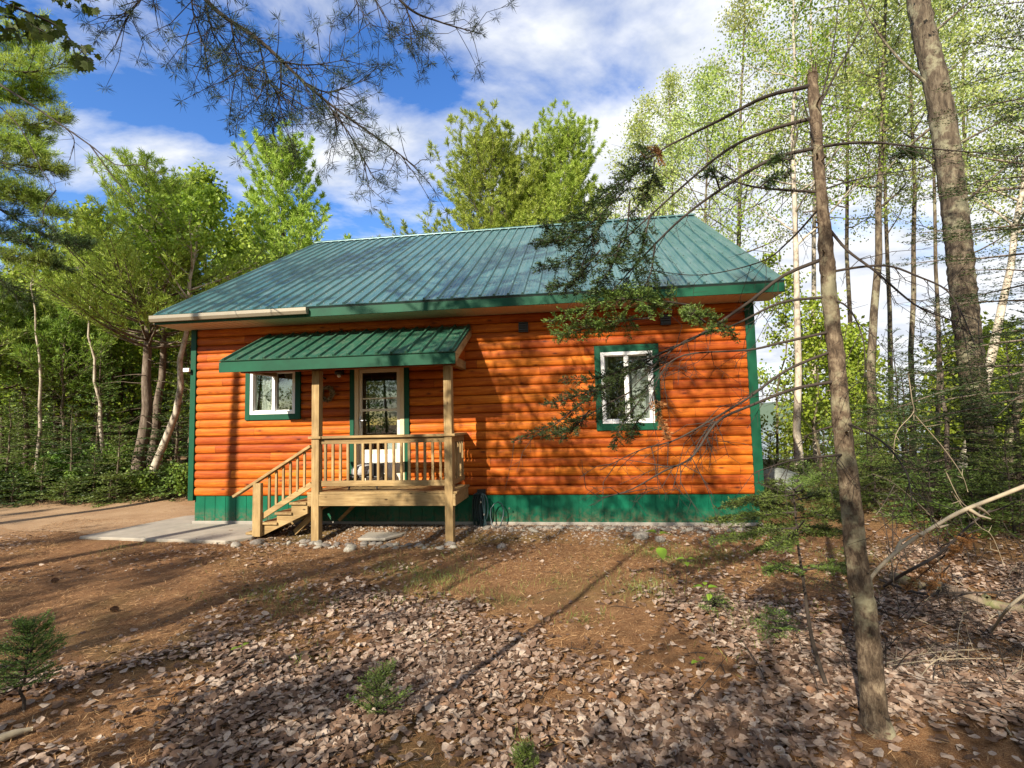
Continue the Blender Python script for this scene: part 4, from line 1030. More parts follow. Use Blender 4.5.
# ---- right-hand side trees
RT_ = [  # px base, Z, top px, ytop, r, cb, spread, bark, label
 (797, 11.5, 792, -60, .085, .4, 2.3, 'bark_b', 'slim pale birch just right of the cabin corner, closest to the wall'),
 (868, 11.2, 893, -90, .1, .45, 2.2, 'bark_g', 'grey poplar leaning slightly right, halfway between the dead spruce and thick trunk'),
 (909, 13.5, 920, -120, .075, .5, 2.2, 'bark_g', 'straight thin grey poplar with open sky on both sides of its stem'),
 (931, 12, 945, -60, .055, .5, 1.8, 'bark_g', 'thinnest grey poplar stem close to the left of the thick right trunk'),
 (956, 11.5, 1052, 40, .11, .5, 2.1, 'bark_b', 'pale birch leaning strongly right behind the thick right trunk'),
 (1000, 12.5, 1085, 60, .09, .5, 2.0, 'bark_g', 'grey poplar leaning right near the right edge of the picture'),
 (852, 16, 848, -80, .08, .4, 2.6, 'bark_g', 'thin poplar standing behind the upper part of the dead spruce'),
 (815, 15, 808, -110, .08, .4, 2.6, 'bark_b', 'pale poplar behind the cabin right corner, left of the dead spruce'),
 (700, 15, 706, 78, .07, .45, 2.4, 'bark_g', 'low pale poplar crown over the right slope of the roof'),
 (640, 20, 642, 105, .08, .45, 2.4, 'bark_g', 'smallest pale poplar crown beside the upper fir boughs'),
 (735, 19, 745, -20, .12, .4, 3.2, 'bark_g', 'pale leaved poplar rising behind the right end of the roof'),
 (672, 23, 668, 70, .12, .4, 3.0, 'bark_g', 'pale leaved poplar behind the ridge, right of the bright pines'),
 (1030, 16, 1040, -100, .1, .35, 3., 'bark_g', 'pale poplar at the far right edge of the wood'),
 (965, 18, 962, -90, .1, .35, 3.2, 'bark_g', 'tall pale poplar crown above the thick right trunk'),
 (890, 20, 880, -80, .1, .4, 3.4, 'bark_g', 'tall pale poplar farthest back among the right trees'),
]
for i, (px, Z, pt, yt, r, cb, sp, bk, lab) in enumerate(RT_):
    decid_at('birch_tree' if bk == 'bark_b' else 'poplar_tree', lab, px, Z, yt, pt, r, 'leaf_s' if i not in (0,) else 'leaf_b', bk, 201+i, L=.052+.0018*Z, Wd=.042+.0014*Z, dy=1.2, cb=cb, spread=sp, nl=22, nsub=6, ntw=5, nleaf=11 if Z < 15 else 14, sig=.22, el=(.15, .9), amp=.035)
# bright broadleaf saplings beyond the right corner
for i, (px, Z, yt, lab) in enumerate(((775, 13.5, 262, 'leafy bright green young broadleaf tree right beside the cabin corner'), (818, 12.5, 300, 'leafy bright green young broadleaf tree behind the dead spruce stem'), (850, 14, 330, 'short leafy young broadleaf tree left of the sky gap'), (1000, 14, 330, 'leafy young broadleaf tree right of the thick trunk'))):
    decid_at('young_broadleaf', lab, px, Z, yt, px+4, .035, 'leaf_b', 'bark_g', 231+i, L=.09, Wd=.075, cb=.12, spread=1.4, nl=18, nsub=5, nleaf=10, el=(.0, .7))
# thick trunk at right
b = base_at(984, 8.8); rng = np.random.default_rng(251)
tp = smooth_path([np.array(b)-[0, 0, .2], at(984, 470, 8.8), at(974, 390, 8.9), at(964, 300, 9.0), at(957, 230, 9.05), at(941, 110, 9.2), at(918, 0, 9.4), at(905, -120, 9.8), at(890, -260, 10.2)], 160)
tr = thing('poplar_tree', 'thick mottled grey brown trunk rising at the right, larger than every other trunk', 'tree', b)
_pp = np.array([to_px(p) for p in tp]); R = np.interp(_pp[:, 1], [-260, 0, 120, 250, 350, 430, 480, 505], [14, 24, 27, 28, 28, 28, 30, 38])*_pp[:, 2]/F/2*.76
link('trunk', relief(MB().tube(tp-np.array(b), R, 30).mesh('trunk', MT['bark_g'], True), .012, 6), tr)
for pts in ([(945, 150), (985, 130), (1030, 105)], [(941, 120), (905, 150), (870, 190)], [(925, 40), (960, 10), (1010, -30)], [(952, 215), (990, 180), (1040, 140), (1080, 120)], [(935, 90), (900, 60), (870, 20), (850, -30)]):
    Pb = smooth_path([at(p[0], p[1], 9.2+.25*k) for k, p in enumerate(pts)], 10)
    MB().tube(Pb-np.array(b), np.linspace(.03, .006, 10), 6).build('branch', MT['bark_g'], tr, smooth=True)
# its crown, above the picture
As = []; rngc = np.random.default_rng(252)
for k in range(130):
    c = at(rngc.uniform(780, 1000), rngc.uniform(-330, -60), rngc.uniform(7.6, 11)); As.append(c+rngc.normal(size=(26, 3))*.22)
A = np.vstack(As); link('crown', leaves(A-np.array(b), rngc.normal(size=A.shape)-[0, 0, .4], .075*rngc.uniform(.7, 1.2, len(A)), .058, rngc, 'crown', MT['leaf_s']), tr)

# firs of the understory at the right
fir_at('fir_tree', 'dark fir behind the thick right trunk with level sprays reaching left', 945, 8.2, 3.3, .05, 'fir', 261, spacing=.022, ln=.045, wd=.012, spread=1.5, nw=15, per=7, tw=8, cb=.12, dead=6, bark='bark_p')
fir_at('fir_tree', 'small light fir in front of the lake gap left of the thick trunk', 905, 9.5, 2.3, .04, 'fir_l', 262, spacing=.022, ln=.045, wd=.012, spread=1.2, nw=12, per=6, cb=.15)
fir_at('fir_tree', 'light green fir right of the thick trunk at the picture edge', 1015, 7.4, 2.6, .05, 'fir_l', 263, spacing=.02, ln=.04, wd=.011, spread=1.5, nw=14, per=7, cb=.1)
fir_at('fir_tree', 'small fir beneath the birch beyond the boulder', 845, 10.5, 1.7, .03, 'fir_l', 264, spacing=.024, ln=.045, wd=.013, spread=1.1, nw=11, per=6, cb=.1)
b = tuple(at(1130, 430, 5.2)*[1, 1, 0]); b = (b[0], b[1], float(hgt(b[0], b[1])))
fir_at('fir_tree', 'tall dark fir mostly outside the right edge with boughs reaching in', 0, 0, 8.5, .11, 'fir', 265, b=b, spacing=.011, ln=.032, wd=.0085, spread=2.15, nw=22, per=6, tw=9, cb=.22, dead=10, bark='bark_p', taper=.55)

# ---- dead spruce stem in the right foreground
b0 = gnd(876, 732, -.05)
def Zt(py): return 2.79+.075*(732-py)/510*2.9
tpx = [(878, 760), (876, 732), (868, 640), (857, 560), (845, 450), (835, 350), (826, 250), (819, 165), (812, 74)]
tp = smooth_path([at(a, c, Zt(c)) for a, c in tpx], 150)
dt = thing('dead_spruce', 'slender lichen grey spruce stem with broken top and bare arching branches in front', 'tree', tuple(b0))
_pp = np.array([to_px(p) for p in tp]); R = np.interp(_pp[:, 1], [74, 180, 250, 350, 450, 560, 640, 715, 740], [12, 14, 17, 19, 21.5, 24.5, 27, 31, 50])*_pp[:, 2]/F/2*.77
rng = np.random.default_rng(271)
tb = MB().tube(tp-b0, R*(1+.02*rng.normal(size=150)), 22)
for k in range(34):   # broken twig stubs and a splintered top
    q, d = path_at(tp, rng.uniform(.1, .98)); sd = unit(np.cross(d, rng.normal(size=3))); tb.tube(np.array([q+sd*.02, q+sd*rng.uniform(.05, .11)+d*.01])-b0, [.007, .003], 5)
for k in range(7):
    a = k*.9; e = tp[-1]+RT*.02*math.cos(a)+FW*.02*math.sin(a); tb.tube(np.array([e-[0, 0, .03], e+[.004, 0, rng.uniform(.02, .09)]])-b0, [.009, .001], 4)
me = relief(tb.mesh('trunk', MT['bark_d'], True), .003, 5)
link('trunk', me, dt)
BR = [ # polyline px, dZ at tip, r0
 ([(810, 86), (765, 97), (720, 120), (690, 135), (655, 155), (610, 200), (565, 248)], .9, .013),
 ([(813, 118), (770, 130), (730, 148), (690, 180), (640, 225), (600, 262), (560, 292)], .5, .012),
 ([(815, 148), (770, 160), (720, 190), (680, 220), (640, 260), (604, 300), (585, 315)], .2, .012),
 ([(818, 192), (785, 190), (755, 187), (734, 181), (718, 172), (708, 160)], .3, .009),
 ([(819, 147), (850, 143), (880, 143), (925, 148), (980, 153), (1040, 158)], .4, .01),
 ([(823, 190), (850, 181), (890, 173), (930, 167)], .9, .006),
 ([(826, 258), (783, 276), (748, 303), (700, 335), (664, 352), (630, 372), (585, 400), (545, 432), (512, 441)], .8, .012),
 ([(829, 297), (780, 303), (734, 325), (685, 341), (650, 370), (620, 402)], .5, .009),
 ([(833, 331), (780, 343), (748, 350), (685, 355), (660, 375), (650, 410)], .1, .009),
 ([(835, 350), (787, 370), (748, 398), (713, 419), (675, 440), (640, 450), (600, 470)], -.2, .009),
 ([(838, 381), (794, 389), (752, 405), (717, 422), (692, 457), (664, 471), (630, 490), (600, 498)], -.5, .01),
 ([(713, 421), (700, 440), (690, 462)], -.15, .005),
 ([(843, 424), (820, 430), (801, 438)], .2, .008),
 ([(848, 454), (820, 457), (790, 461), (755, 472)], -.3, .008),
 ([(826, 225), (847, 250), (875, 271), (914, 304), (945, 318), (960, 322)], -.5, .009),
 ([(830, 272), (860, 267), (889, 266), (917, 276), (945, 289), (960, 310), (975, 345)], -.6, .008),
 ([(832, 300), (845, 305), (856, 320), (864, 345), (865, 378)], -.4, .006),
 ([(816, 118), (826, 80), (834, 40), (840, -10)], .2, .006),
 ([(817, 110), (842, 62), (860, 30), (878, -10)], .5, .007),
 ([(819, 160), (806, 110), (800, 100), (790, 160), (786, 175)], -.1, .004),
 ([(840, 420), (880, 440), (905, 470), (912, 500)], -.6, .007),
 ([(822, 205), (790, 240), (760, 262), (700, 275), (650, 270)], 1.1, .007),
]
br_w = []
for pts, dz, r0 in BR:
    n = len(pts); P = smooth_path([at(p[0], p[1], Zt(pts[0][1])+dz*(k/(n-1))) for k, p in enumerate(pts)], 26); br_w.append(P)
    m = MB().tube(P-b0, np.linspace(r0, .002, 26), 7)
    # wispy dry side twigs
    for k in range(int(6+np.linalg.norm(P[-1]-P[0])*9)):
        q, d = path_at(P, rng.uniform(.12, 1)); dd = unit(d*.7+rng.normal(size=3)*.6-UP*.35); L = rng.uniform(.06, .36)
        e1 = q+dd*L*.5+rng.normal(size=3)*.015; e2 = q+dd*L+rng.normal(size=3)*.04-UP*.03
        m.tube(np.array([q, e1, e2])-b0, [.0025, .0018, .001], 4, False)
        for h in range(3):
            q2 = e1+(e2-e1)*rng.random(); m.tube(np.array([q2, q2+unit(dd+rng.normal(size=3)*.8)*rng.uniform(.03, .12)])-b0, [.0014, .0008], 3, False)
    m.build('branch', MT['twig'], dt, smooth=True)
def spray(paths, Z0, twl, leafm, seed, spacing=.0045, ln=.021, wd=.005, wander=.3, density=1., flat=0.):
    rg = np.random.default_rng(seed); A = []; B = []; m = MB()
    for pts in paths:
        zz = pts[2] if isinstance(pts[2], float) else None; zz, pp = pts[0], pts[1]
        n = len(pp); P = smooth_path([at(p[0], p[1], zz+.12*rg.normal()) for p in pp], 14); m.tube(P-b0, np.linspace(.006, .0015, 14), 5, False)
        A.append(P[3:-1]); B.append(P[4:]); L = np.linalg.norm(np.diff(P, axis=0), axis=1).sum(); k = int(L/.014*density)
        for j in range(k):
            f = .12+.88*(j+rg.random())/k; q, d = path_at(P, min(f, .999)); sg = 1 if j % 2 else -1
            pl = unit(np.cross(d, (FW+.9*rg.normal(size=3))*(1-flat)+flat*(UP+.25*rg.normal(size=3))))*sg; dd = unit(d*.75+pl*.8-UP*.12+rg.normal(size=3)*wander); Lt = twl*(1.12-f*.75)*rg.uniform(.55, 1.25); e = q+dd*Lt
            A.append(q[None]); B.append(e[None]); m.tube(np.array([q, e])-b0, [.0022, .001], 3, False)
            for h in (.25, .45, .65, .85):
                for s2 in (1, -1):
                    d2 = unit(dd*.8+np.cross(dd, pl+rg.normal(size=3)*.4)*s2*.65+rg.normal(size=3)*.12); q2 = q+dd*Lt*h; A.append(q2[None]); B.append((q2+d2*Lt*.42*(1.3-h))[None])
    C, D, Ln = seg_needles(np.vstack(A), np.vstack(B), spacing, ln, rg, .7, .2)
    m.build('spray_twigs', MT['twig'], dt)
    link('needle_spray', leaves(C-b0, D, Ln, wd, rg, 'needle_spray', MT[leafm], .5), dt)
upper = [(3.3, [(662, 152), (635, 165), (612, 190)], 0), (3.4, [(645, 165), (600, 200), (560, 226)], 0), (3.5, [(628, 188), (575, 235), (535, 241)], 0), (3.5, [(612, 212), (570, 258), (536, 268)], 0),
         (3.3, [(600, 250), (572, 282), (548, 286)], 0), (3.2, [(622, 238), (610, 270), (590, 296)], 0), (3.2, [(650, 215), (640, 255), (622, 290)], 0), (3.1, [(655, 245), (650, 275), (636, 300)], 0),
         (3.5, [(602, 213), (586, 256), (572, 290)], 0), (3.4, [(655, 160), (650, 185), (632, 215)], 0), (3.6, [(590, 225), (560, 235), (540, 222)], 0), (3.3, [(630, 200), (625, 240), (612, 262)], 0)]
spray(upper, 3.3, .13, 'fir', 281)
mid = [(3.2, [(672, 310), (640, 300), (600, 302), (550, 322)], 0), (3.1, [(650, 318), (610, 322), (580, 330), (555, 336)], 0), (3.1, [(690, 305), (660, 300), (625, 292), (590, 300)], 0)]
spray(mid, 3.2, .13, 'fir_l', 282)
bright = [(3.0, [(690, 318), (708, 316), (735, 334)], 0), (3.05, [(700, 335), (715, 330), (738, 338)], 0), (2.9, [(705, 322), (690, 312), (684, 315)], 0)]
spray(bright, 3.0, .07, 'fir_l', 283)
low = [(3.5, [(664, 352), (630, 366), (600, 378), (562, 380)], 0), (3.6, [(640, 366), (600, 388), (560, 420), (514, 441)], 0), (3.5, [(630, 392), (600, 408), (575, 424), (556, 430)], 0), (3.4, [(640, 400), (622, 425), (612, 448)], 0),
       (3.4, [(655, 375), (640, 395), (618, 408)], 0), (3.4, [(650, 405), (635, 425), (628, 440)], 0), (3.5, [(610, 385), (580, 395), (545, 405)], 0), (3.5, [(590, 410), (570, 430), (540, 436)], 0), (3.3, [(668, 362), (650, 366), (622, 372)], 0)]
spray(low, 3.5, .105, 'fir', 284, density=.8)
spray([(3.0, [(654, 392), (660, 418), (668, 440)], 0), (3.35, [(640, 160), (655, 150), (662, 165)], 0)], 3., .05, 'redneedle', 285)
spray([(2.95, [(720, 190), (712, 172), (700, 178)], 0), (2.95, [(790, 160), (780, 158), (770, 163)], 0), (3.6, [(890, 160), (905, 152), (915, 158)], 0), (3.7, [(930, 163), (912, 150), (890, 158)], 0), (2.9, [(760, 187), (772, 178), (790, 172)], 0)], 3., .06, 'fir', 286)
# ================================================================== TREES BESIDE AND BEHIND THE VIEWER (their boughs hang in, their shade falls on the yard)
def tufts(tips, dirs, n, ln, wd, rng, spread=.75):
    C = np.repeat(np.asarray(tips), n, 0); D = np.repeat(np.asarray(dirs), n, 0)*.6+rng.normal(size=C.shape)*spread
    C = C-unit(D)*0+rng.normal(size=C.shape)*.006
    return C, D
bp = (1.5, -8.0, float(hgt(1.5, -8.0))); rng = np.random.default_rng(301)
m, C, D = tree_pine(rng, 13.5, .15, (.2, -.3), cb=.62, spread=2.6, nw=10, per=5, ln=.12, wd=.012, nn=8, dead=6)
op = put_tree('pine_tree', 'old pine beside the viewer whose sparse needled boughs hang into the top of the sky', bp, m, leaves(C, D, .12, .012, rng, 'crown', MT['pine']), 'bark_p')
b0p = np.array(bp)
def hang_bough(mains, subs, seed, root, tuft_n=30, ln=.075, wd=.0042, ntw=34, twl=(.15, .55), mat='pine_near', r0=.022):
    rg = np.random.default_rng(seed); m = MB(); tips = []; dirs = []
    P = smooth_path(mains, 40); m.tube(P-b0_, np.linspace(r0, .004, 40), 7); al = [(P, ntw)]
    for sp__ in subs:
        Q = smooth_path(sp__, 20); m.tube(Q-b0_, np.linspace(.008, .002, 20), 5); al.append((Q, int(ntw*.5)))
    for Q, k in al:
        for j in range(k):
            q, d = path_at(Q, rg.uniform(.25 if Q is P else .1, 1)); s_ = rg.normal(size=3); dd = unit(d*.7+s_*.65-UP*.25); L = rg.uniform(*twl)
            e1 = q+dd*L*.5+rg.normal(size=3)*.03; d2 = unit(dd+rg.normal(size=3)*.35+UP*.12); e2 = e1+d2*L*.5
            m.tube(np.array([q, e1, e2])-b0_, [.0038, .0028, .0018], 4, False); tips += [e2]; dirs += [d2]
            for h in range(rg.integers(0, 2)):
                q3 = e1+(e2-e1)*rg.random(); d3 = unit(d2+rg.normal(size=3)*.8); e3 = q3+d3*rg.uniform(.05, .16); m.tube(np.array([q3, e3])-b0_, [.0024, .0015], 3, False); tips += [e3]; dirs += [d3]
        tips += [Q[-1]]; dirs += [unit(Q[-1]-Q[-2])]
    m.build('bough', MT['twig'], root, smooth=True)
    C, D = tufts(tips, dirs, tuft_n, ln, wd, rg, 1.25)
    link('needle_tufts', leaves(C-b0_, D, ln*rg.uniform(.7, 1.15, len(C)), wd, rg, 'needle_tufts', MT[mat]), root)
b0_ = b0p
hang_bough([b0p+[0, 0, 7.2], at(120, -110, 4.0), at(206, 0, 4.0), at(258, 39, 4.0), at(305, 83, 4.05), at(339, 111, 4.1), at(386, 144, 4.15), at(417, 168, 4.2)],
           [[at(320, 94, 4.08), at(348, 132, 4.1), at(364, 161, 4.1), at(376, 180, 4.1)], [at(231, 22, 4), at(238, 60, 3.95), at(250, 85, 3.9)], [at(258, 39, 4), at(268, 78, 3.95), at(280, 95, 3.9)],
            [at(281, 62, 4), at(280, 95, 4), at(272, 120, 3.95)], [at(206, 5, 4), at(212, 30, 4), at(225, 68, 3.95)], [at(190, -15, 4), at(195, 20, 3.9), at(210, 60, 3.85)], [at(281, 62, 4), at(310, 65, 4.1), at(345, 60, 4.2)],
            [at(305, 83, 4.1), at(330, 92, 4.2), at(365, 80, 4.3)], [at(165, -30, 4), at(140, 0, 4), at(125, 20, 4)]], 302, op, ntw=46)
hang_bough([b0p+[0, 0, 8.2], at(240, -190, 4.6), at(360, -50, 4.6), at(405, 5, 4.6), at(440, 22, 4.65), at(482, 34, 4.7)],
           [[at(360, -45, 4.6), at(375, 0, 4.6), at(412, 52, 4.6)], [at(340, -60, 4.6), at(352, -10, 4.6), at(372, 28, 4.6)], [at(405, 5, 4.6), at(415, 30, 4.6), at(430, 38, 4.6)]], 303, op, ntw=30)
# left pine, dense dark boughs at the left edge and one bare branch
bl = (-5.5, -3.0, float(hgt(-5.5, -3.))); b0_ = np.array(bl); rng = np.random.default_rng(311)
m, C, D = tree_pine(rng, 14, .2, (.3, .2), cb=.62, spread=3., nw=11, per=5, ln=.12, wd=.014, nn=8, dead=8)
lpine = put_tree('pine_tree', 'big pine beyond the left edge with dense needled boughs drooping in over the driveway', bl, m, leaves(C, D, .12, .014, rng, 'crown', MT['pine']), 'bark_p')
def dense_bough(pts, root, seed, mat, n_side=16, L=.8, ln=.1, wd=.008, nn=10, r0=.03):
    rg = np.random.default_rng(seed); P = smooth_path(pts, 20); m = MB().tube(P-b0_, np.linspace(r0, .006, 20), 6); Cs = []; Ds = []
    for j in range(n_side):
        f = .3+.7*(j+rg.random())/n_side; q, d = path_at(P, min(f, .999)); sd = unit(np.cross(d, UP))*(1 if j % 2 else -1)
        bd = unit(d*.85+sd*rg.uniform(.25, .8)+UP*rg.uniform(-.15, .3)); Lb = L*(1.25-f)*rg.uniform(.6, 1.2)
        Q = smooth_path([q, q+bd*Lb*.5-UP*.02, q+bd*Lb+UP*.08*Lb], 8); m.tube(Q-b0_, np.linspace(.008, .003, 8), 4, False)
        for k in range(10):
            a, d1 = path_at(Q, rg.uniform(.15, .999)); d2 = unit(d1+rg.normal(size=3)*.5+UP*.15); e = a+d2*rg.uniform(.06, .2)*(1 if k else .3)
            m.tube(np.array([a, e])-b0_, [.003, .002], 3, False)
            Cs.append(np.repeat(np.array([a+(e-a)*.5, e]), nn, 0)); Ds.append(np.repeat(d2[None], 2*nn, 0))
    C = np.vstack(Cs); D = np.vstack(Ds)*.75+rg.normal(size=C.shape)*.55; C = C+rg.normal(size=C.shape)*.01
    m.build('bough', MT['twig'], root, smooth=True)
    link('needle_tufts', leaves(C-b0_, D, ln*rg.uniform(.7, 1.2, len(C)), wd, rg, 'needle_tufts', MT[mat]), root)
zb = 9.
for i, (pts, h0, mt_, ns) in enumerate((([(-120, 30), (-30, 62), (30, 72), (72, 60)], 8.3, 'pine_y', 34), ([(-110, 95), (-20, 115), (25, 125), (62, 118)], 7.4, 'pine_y', 34), ([(-120, 60), (-40, 90), (10, 100), (48, 95)], 7.9, 'pine_y', 32),
                               ([(-110, 150), (-30, 160), (20, 165), (55, 170)], 6.6, 'pine', 32), ([(-120, 165), (-20, 200), (40, 232), (84, 246)], 6.1, 'fir', 34), ([(-120, 205), (-30, 225), (20, 240), (62, 268)], 5.6, 'fir', 30),
                               ([(-120, 190), (-30, 195), (20, 200), (58, 215)], 5.9, 'pine', 32), ([(-120, 10), (-40, 30), (10, 38), (45, 30)], 8.9, 'pine_y', 26), ([(-110, 240), (-50, 262), (0, 280), (18, 300)], 5.2, 'fir', 14), ([(-120, 80), (-40, 108), (5, 140), (40, 152)], 7.6, 'pine_y', 30), ([(-120, 40), (-30, 78), (10, 88), (34, 80)], 8.1, 'pine_y', 30), ([(-110, 130), (-30, 140), (10, 148), (38, 140)], 7.0, 'pine_y', 30), ([(-110, 180), (-30, 185), (10, 190), (36, 196)], 6.3, 'pine', 30), ([(-110, 215), (-30, 235), (8, 255), (42, 262)], 5.7, 'pine', 24), ([(-110, 20), (-40, 50), (10, 55), (36, 50)], 8.5, 'pine_y', 28))):
    dense_bough([b0_+[0, 0, h0-.5]]+[at(p[0], p[1], zb+.25*(i % 3)) for p in pts], lpine, 320+i, mt_, ns)
def bare(paths, root, seed, r0=.016):
    rg = np.random.default_rng(seed); m = MB()
    for k, pp in enumerate(paths):
        P = smooth_path(pp, 18); m.tube(P-b0_, np.linspace(r0 if k == 0 else r0*.55, .003, 18), 5)
        for j in range(9):
            q, d = path_at(P, rg.uniform(.2, 1)); e = q+unit(d*.6+rg.normal(size=3)*.7)*rg.uniform(.1, .35); m.tube(np.array([q, e])-b0_, [.003, .0015], 3, False)
    m.build('bare_branch', MT['twig'], root, smooth=True)
bare([[b0_+[0, 0, 7.6], at(-80, 40, 6.6), at(0, 85, 6.4), at(35, 107, 6.3), at(90, 145, 6.2), at(116, 165, 6.2), at(140, 165, 6.2), at(167, 177, 6.2)], [at(90, 145, 6.2), at(120, 185, 6.2), at(162, 226, 6.2)], [at(35, 107, 6.3), at(72, 135, 6.3), at(70, 160, 6.3)],
      [at(-20, 90, 6.5), at(18, 125, 6.4), at(42, 170, 6.4), at(56, 190, 6.4)], [at(56, 190, 6.4), at(45, 205, 6.4), at(42, 225, 6.4)]], lpine, 340)
# maple whose leaves show in the top left corner
bm_ = (2.6, -8.2, float(hgt(2.6, -8.2))); b0_ = np.array(bm_); rng = np.random.default_rng(351)
mt = thing('maple_tree', 'young maple at the viewer whose backlit lobed leaves fill the top left corner', 'tree', bm_)
MB().tube(np.array([[0, 0, -.1], [.05, .1, 2], [.0, .2, 4.2], [.1, .3, 5.6]]), [.05, .04, .025, .01], 8).build('trunk', MT['bark_g'], mt, smooth=True)
lobes = [(0, 0), (.28, -.1), (.5, .05), (.36, .2), (.62, .42), (.36, .5), (.3, .74), (.14, .66), (0, 1.), (-.14, .66), (-.3, .74), (-.36, .5), (-.62, .42), (-.36, .2), (-.5, .05), (-.28, -.1)]
lv = MB(); bm2 = MB(); k = 0
br_ends = []
for pts in ([(-140, -60), (-40, -20), (10, 5), (48, 22)], [(-140, -20), (-20, 12), (20, 20), (45, 32)], [(-60, -60), (20, -30), (60, -8), (95, 2)], [(10, 5), (55, 25), (75, 45), (92, 62)], [(-90, 20), (-20, 30), (15, 28)]):
    P = smooth_path([at(p[0], p[1], 3.4+.1*rng.normal()) for p in pts], 16)
    if pts[0][0] < -50: P = np.vstack([smooth_path([b0_+[.0, .2, 4.0+.2*rng.random()], P[0]], 5)[:-1], P])
    bm2.tube(P-b0_, np.linspace(.009, .002, len(P)), 5); br_ends.append(P)
for P, n in zip(br_ends, (26, 22, 16, 22, 14)):
    for j in range(n):
        q, d = path_at(P, rng.uniform(.45, 1)); pt = unit(d*.4+rng.normal(size=3)*.7-UP*.3); q2 = q+pt*rng.uniform(.03, .08); bm2.tube(np.array([q, q2])-b0_, .0013, 3, False)
        s = rng.uniform(.045, .085); dn = unit(pt*.5-UP*.9+rng.normal(size=3)*.35); nn_ = unit(np.cross(dn, rng.normal(size=3))); bb = np.cross(dn, nn_)
        V = [q2-b0_+dn*y*s+bb*x*s+nn_*(abs(x)*s*.25) for x, y in lobes]; lv.add(V+[q2-b0_+dn*.35*s], [(i, (i+1) % 16, 16) for i in range(16)])
bm2.build('branch', MT['twig'], mt, smooth=True); lv.build('leaves', MT['leaf_m'], mt)
# trees behind the viewer
m, C, D = tree_pine(np.random.default_rng(361), 14.5, .15, (0, 0), cb=.62, spread=2.2, nw=10, per=5, ln=.13, wd=.016, nn=8)
put_tree('pine_tree', 'straight pine left of the viewer throwing the narrow upright shadow band on the log wall', (-2.42, -8., float(hgt(-2.42, -8.))), m, leaves(C, D, .13, .016, np.random.default_rng(1), 'crown', MT['pine']), 'bark_p')
SH = [ # x, y, H, cb, spread, nl
 (4.6, -13.5, 13, .42, 2.2, 18), (6.8, -14.5, 12, .35, 2.4, 20), (-1.6, -15.5, 10.5, .35, 2.4, 20), (-4.4, -14, 8.6, .35, 2.4, 20), (-7, -13, 8.2, .35, 2.4, 20), (-9.5, -11, 8, .35, 2.4, 18),
 (1.2, -11., 7., .3, 2.0, 16), (6., -11.8, 6.5, .25, 2.0, 18), (3.0, -10.2, 3.4, .2, 1.3, 14), (5.4, -10.4, 3.2, .2, 1.3, 14), (7.7, -10.8, 3.4, .2, 1.3, 14), (2.2, -8.3, 9.3, .5, 1.7, 22), (4.6, -9., 9.8, .52, 1.6, 22), (8.4, -12.5, 8, .3, 2.2, 18), (-1.8, -11.5, 6.2, .3, 1.9, 16)]
sh_root = {}
for i, (x, y, H, cb, sp, nl) in enumerate(SH):
    rng = np.random.default_rng(370+i); m, A, D = tree_decid(rng, H, .022+.0022*H, tuple(rng.normal(size=2)*.3), cb=cb, spread=sp, nl=nl, nsub=4, ntw=3, nleaf=12, sig=.11); n = len(A)
    put_tree('poplar_tree', 'leafy poplar of the wood behind the viewer, casting dappled shade over the yard', (x, y, float(hgt(x, y))), m, leaves(A, D, .085*rng.uniform(.7, 1.2, n), .07, rng, 'crown', MT['leaf_s']), 'bark_g', 'poplars behind the viewer')

sp_b = []
rg = np.random.default_rng(390)
for i in range(46):
    sp_b.append((rg.uniform(-26, 34), rg.uniform(-36, -25), rg.uniform(8, 13.5), rg.uniform(2.2, 3.4)))
far_wood('forest', 'dense green wood behind the viewer, mirrored in the cabin windows', sp_b, 391, 'leaf_u')
# ================================================================== SMALL PLANTS, STICKS AND FALLEN WOOD
def spot_on(px, py): g_ = gnd(px, py, -.05); return (g_[0], g_[1], float(hgt(g_[0], g_[1])))
# seedling firs in the litter
b = spot_on(24, 714); rng = np.random.default_rng(401)
fir_at('fir_seedling', 'round bushy little fir on a thin stem at the left edge among dead leaves', 0, 0, .5, .011, 'fir_l', 401, b=b, cat='seedling', spacing=.004, ln=.02, wd=.0042, spread=.22, nw=9, per=7, tw=6, cb=.3, taper=.3, el0=.2, droop=.1, bark='twig')
b = spot_on(381, 716)
fir_at('fir_seedling', 'small light green fir seedling standing in dead leaves below the porch', 0, 0, .28, .006, 'fir_l', 402, b=b, cat='seedling', spacing=.004, ln=.019, wd=.004, spread=.21, nw=6, per=5, tw=5, cb=.1, taper=.5, el0=.35, droop=.15, bark='twig', topv=(.04, .02))
b = spot_on(526, 778)
fir_at('fir_seedling', 'tiny pale fir seedling cut by the bottom edge', 0, 0, .14, .004, 'fir_l', 403, b=b, cat='seedling', spacing=.004, ln=.018, wd=.0035, spread=.09, nw=6, per=6, tw=5, cb=.05, taper=.5, el0=.7, bark='twig')
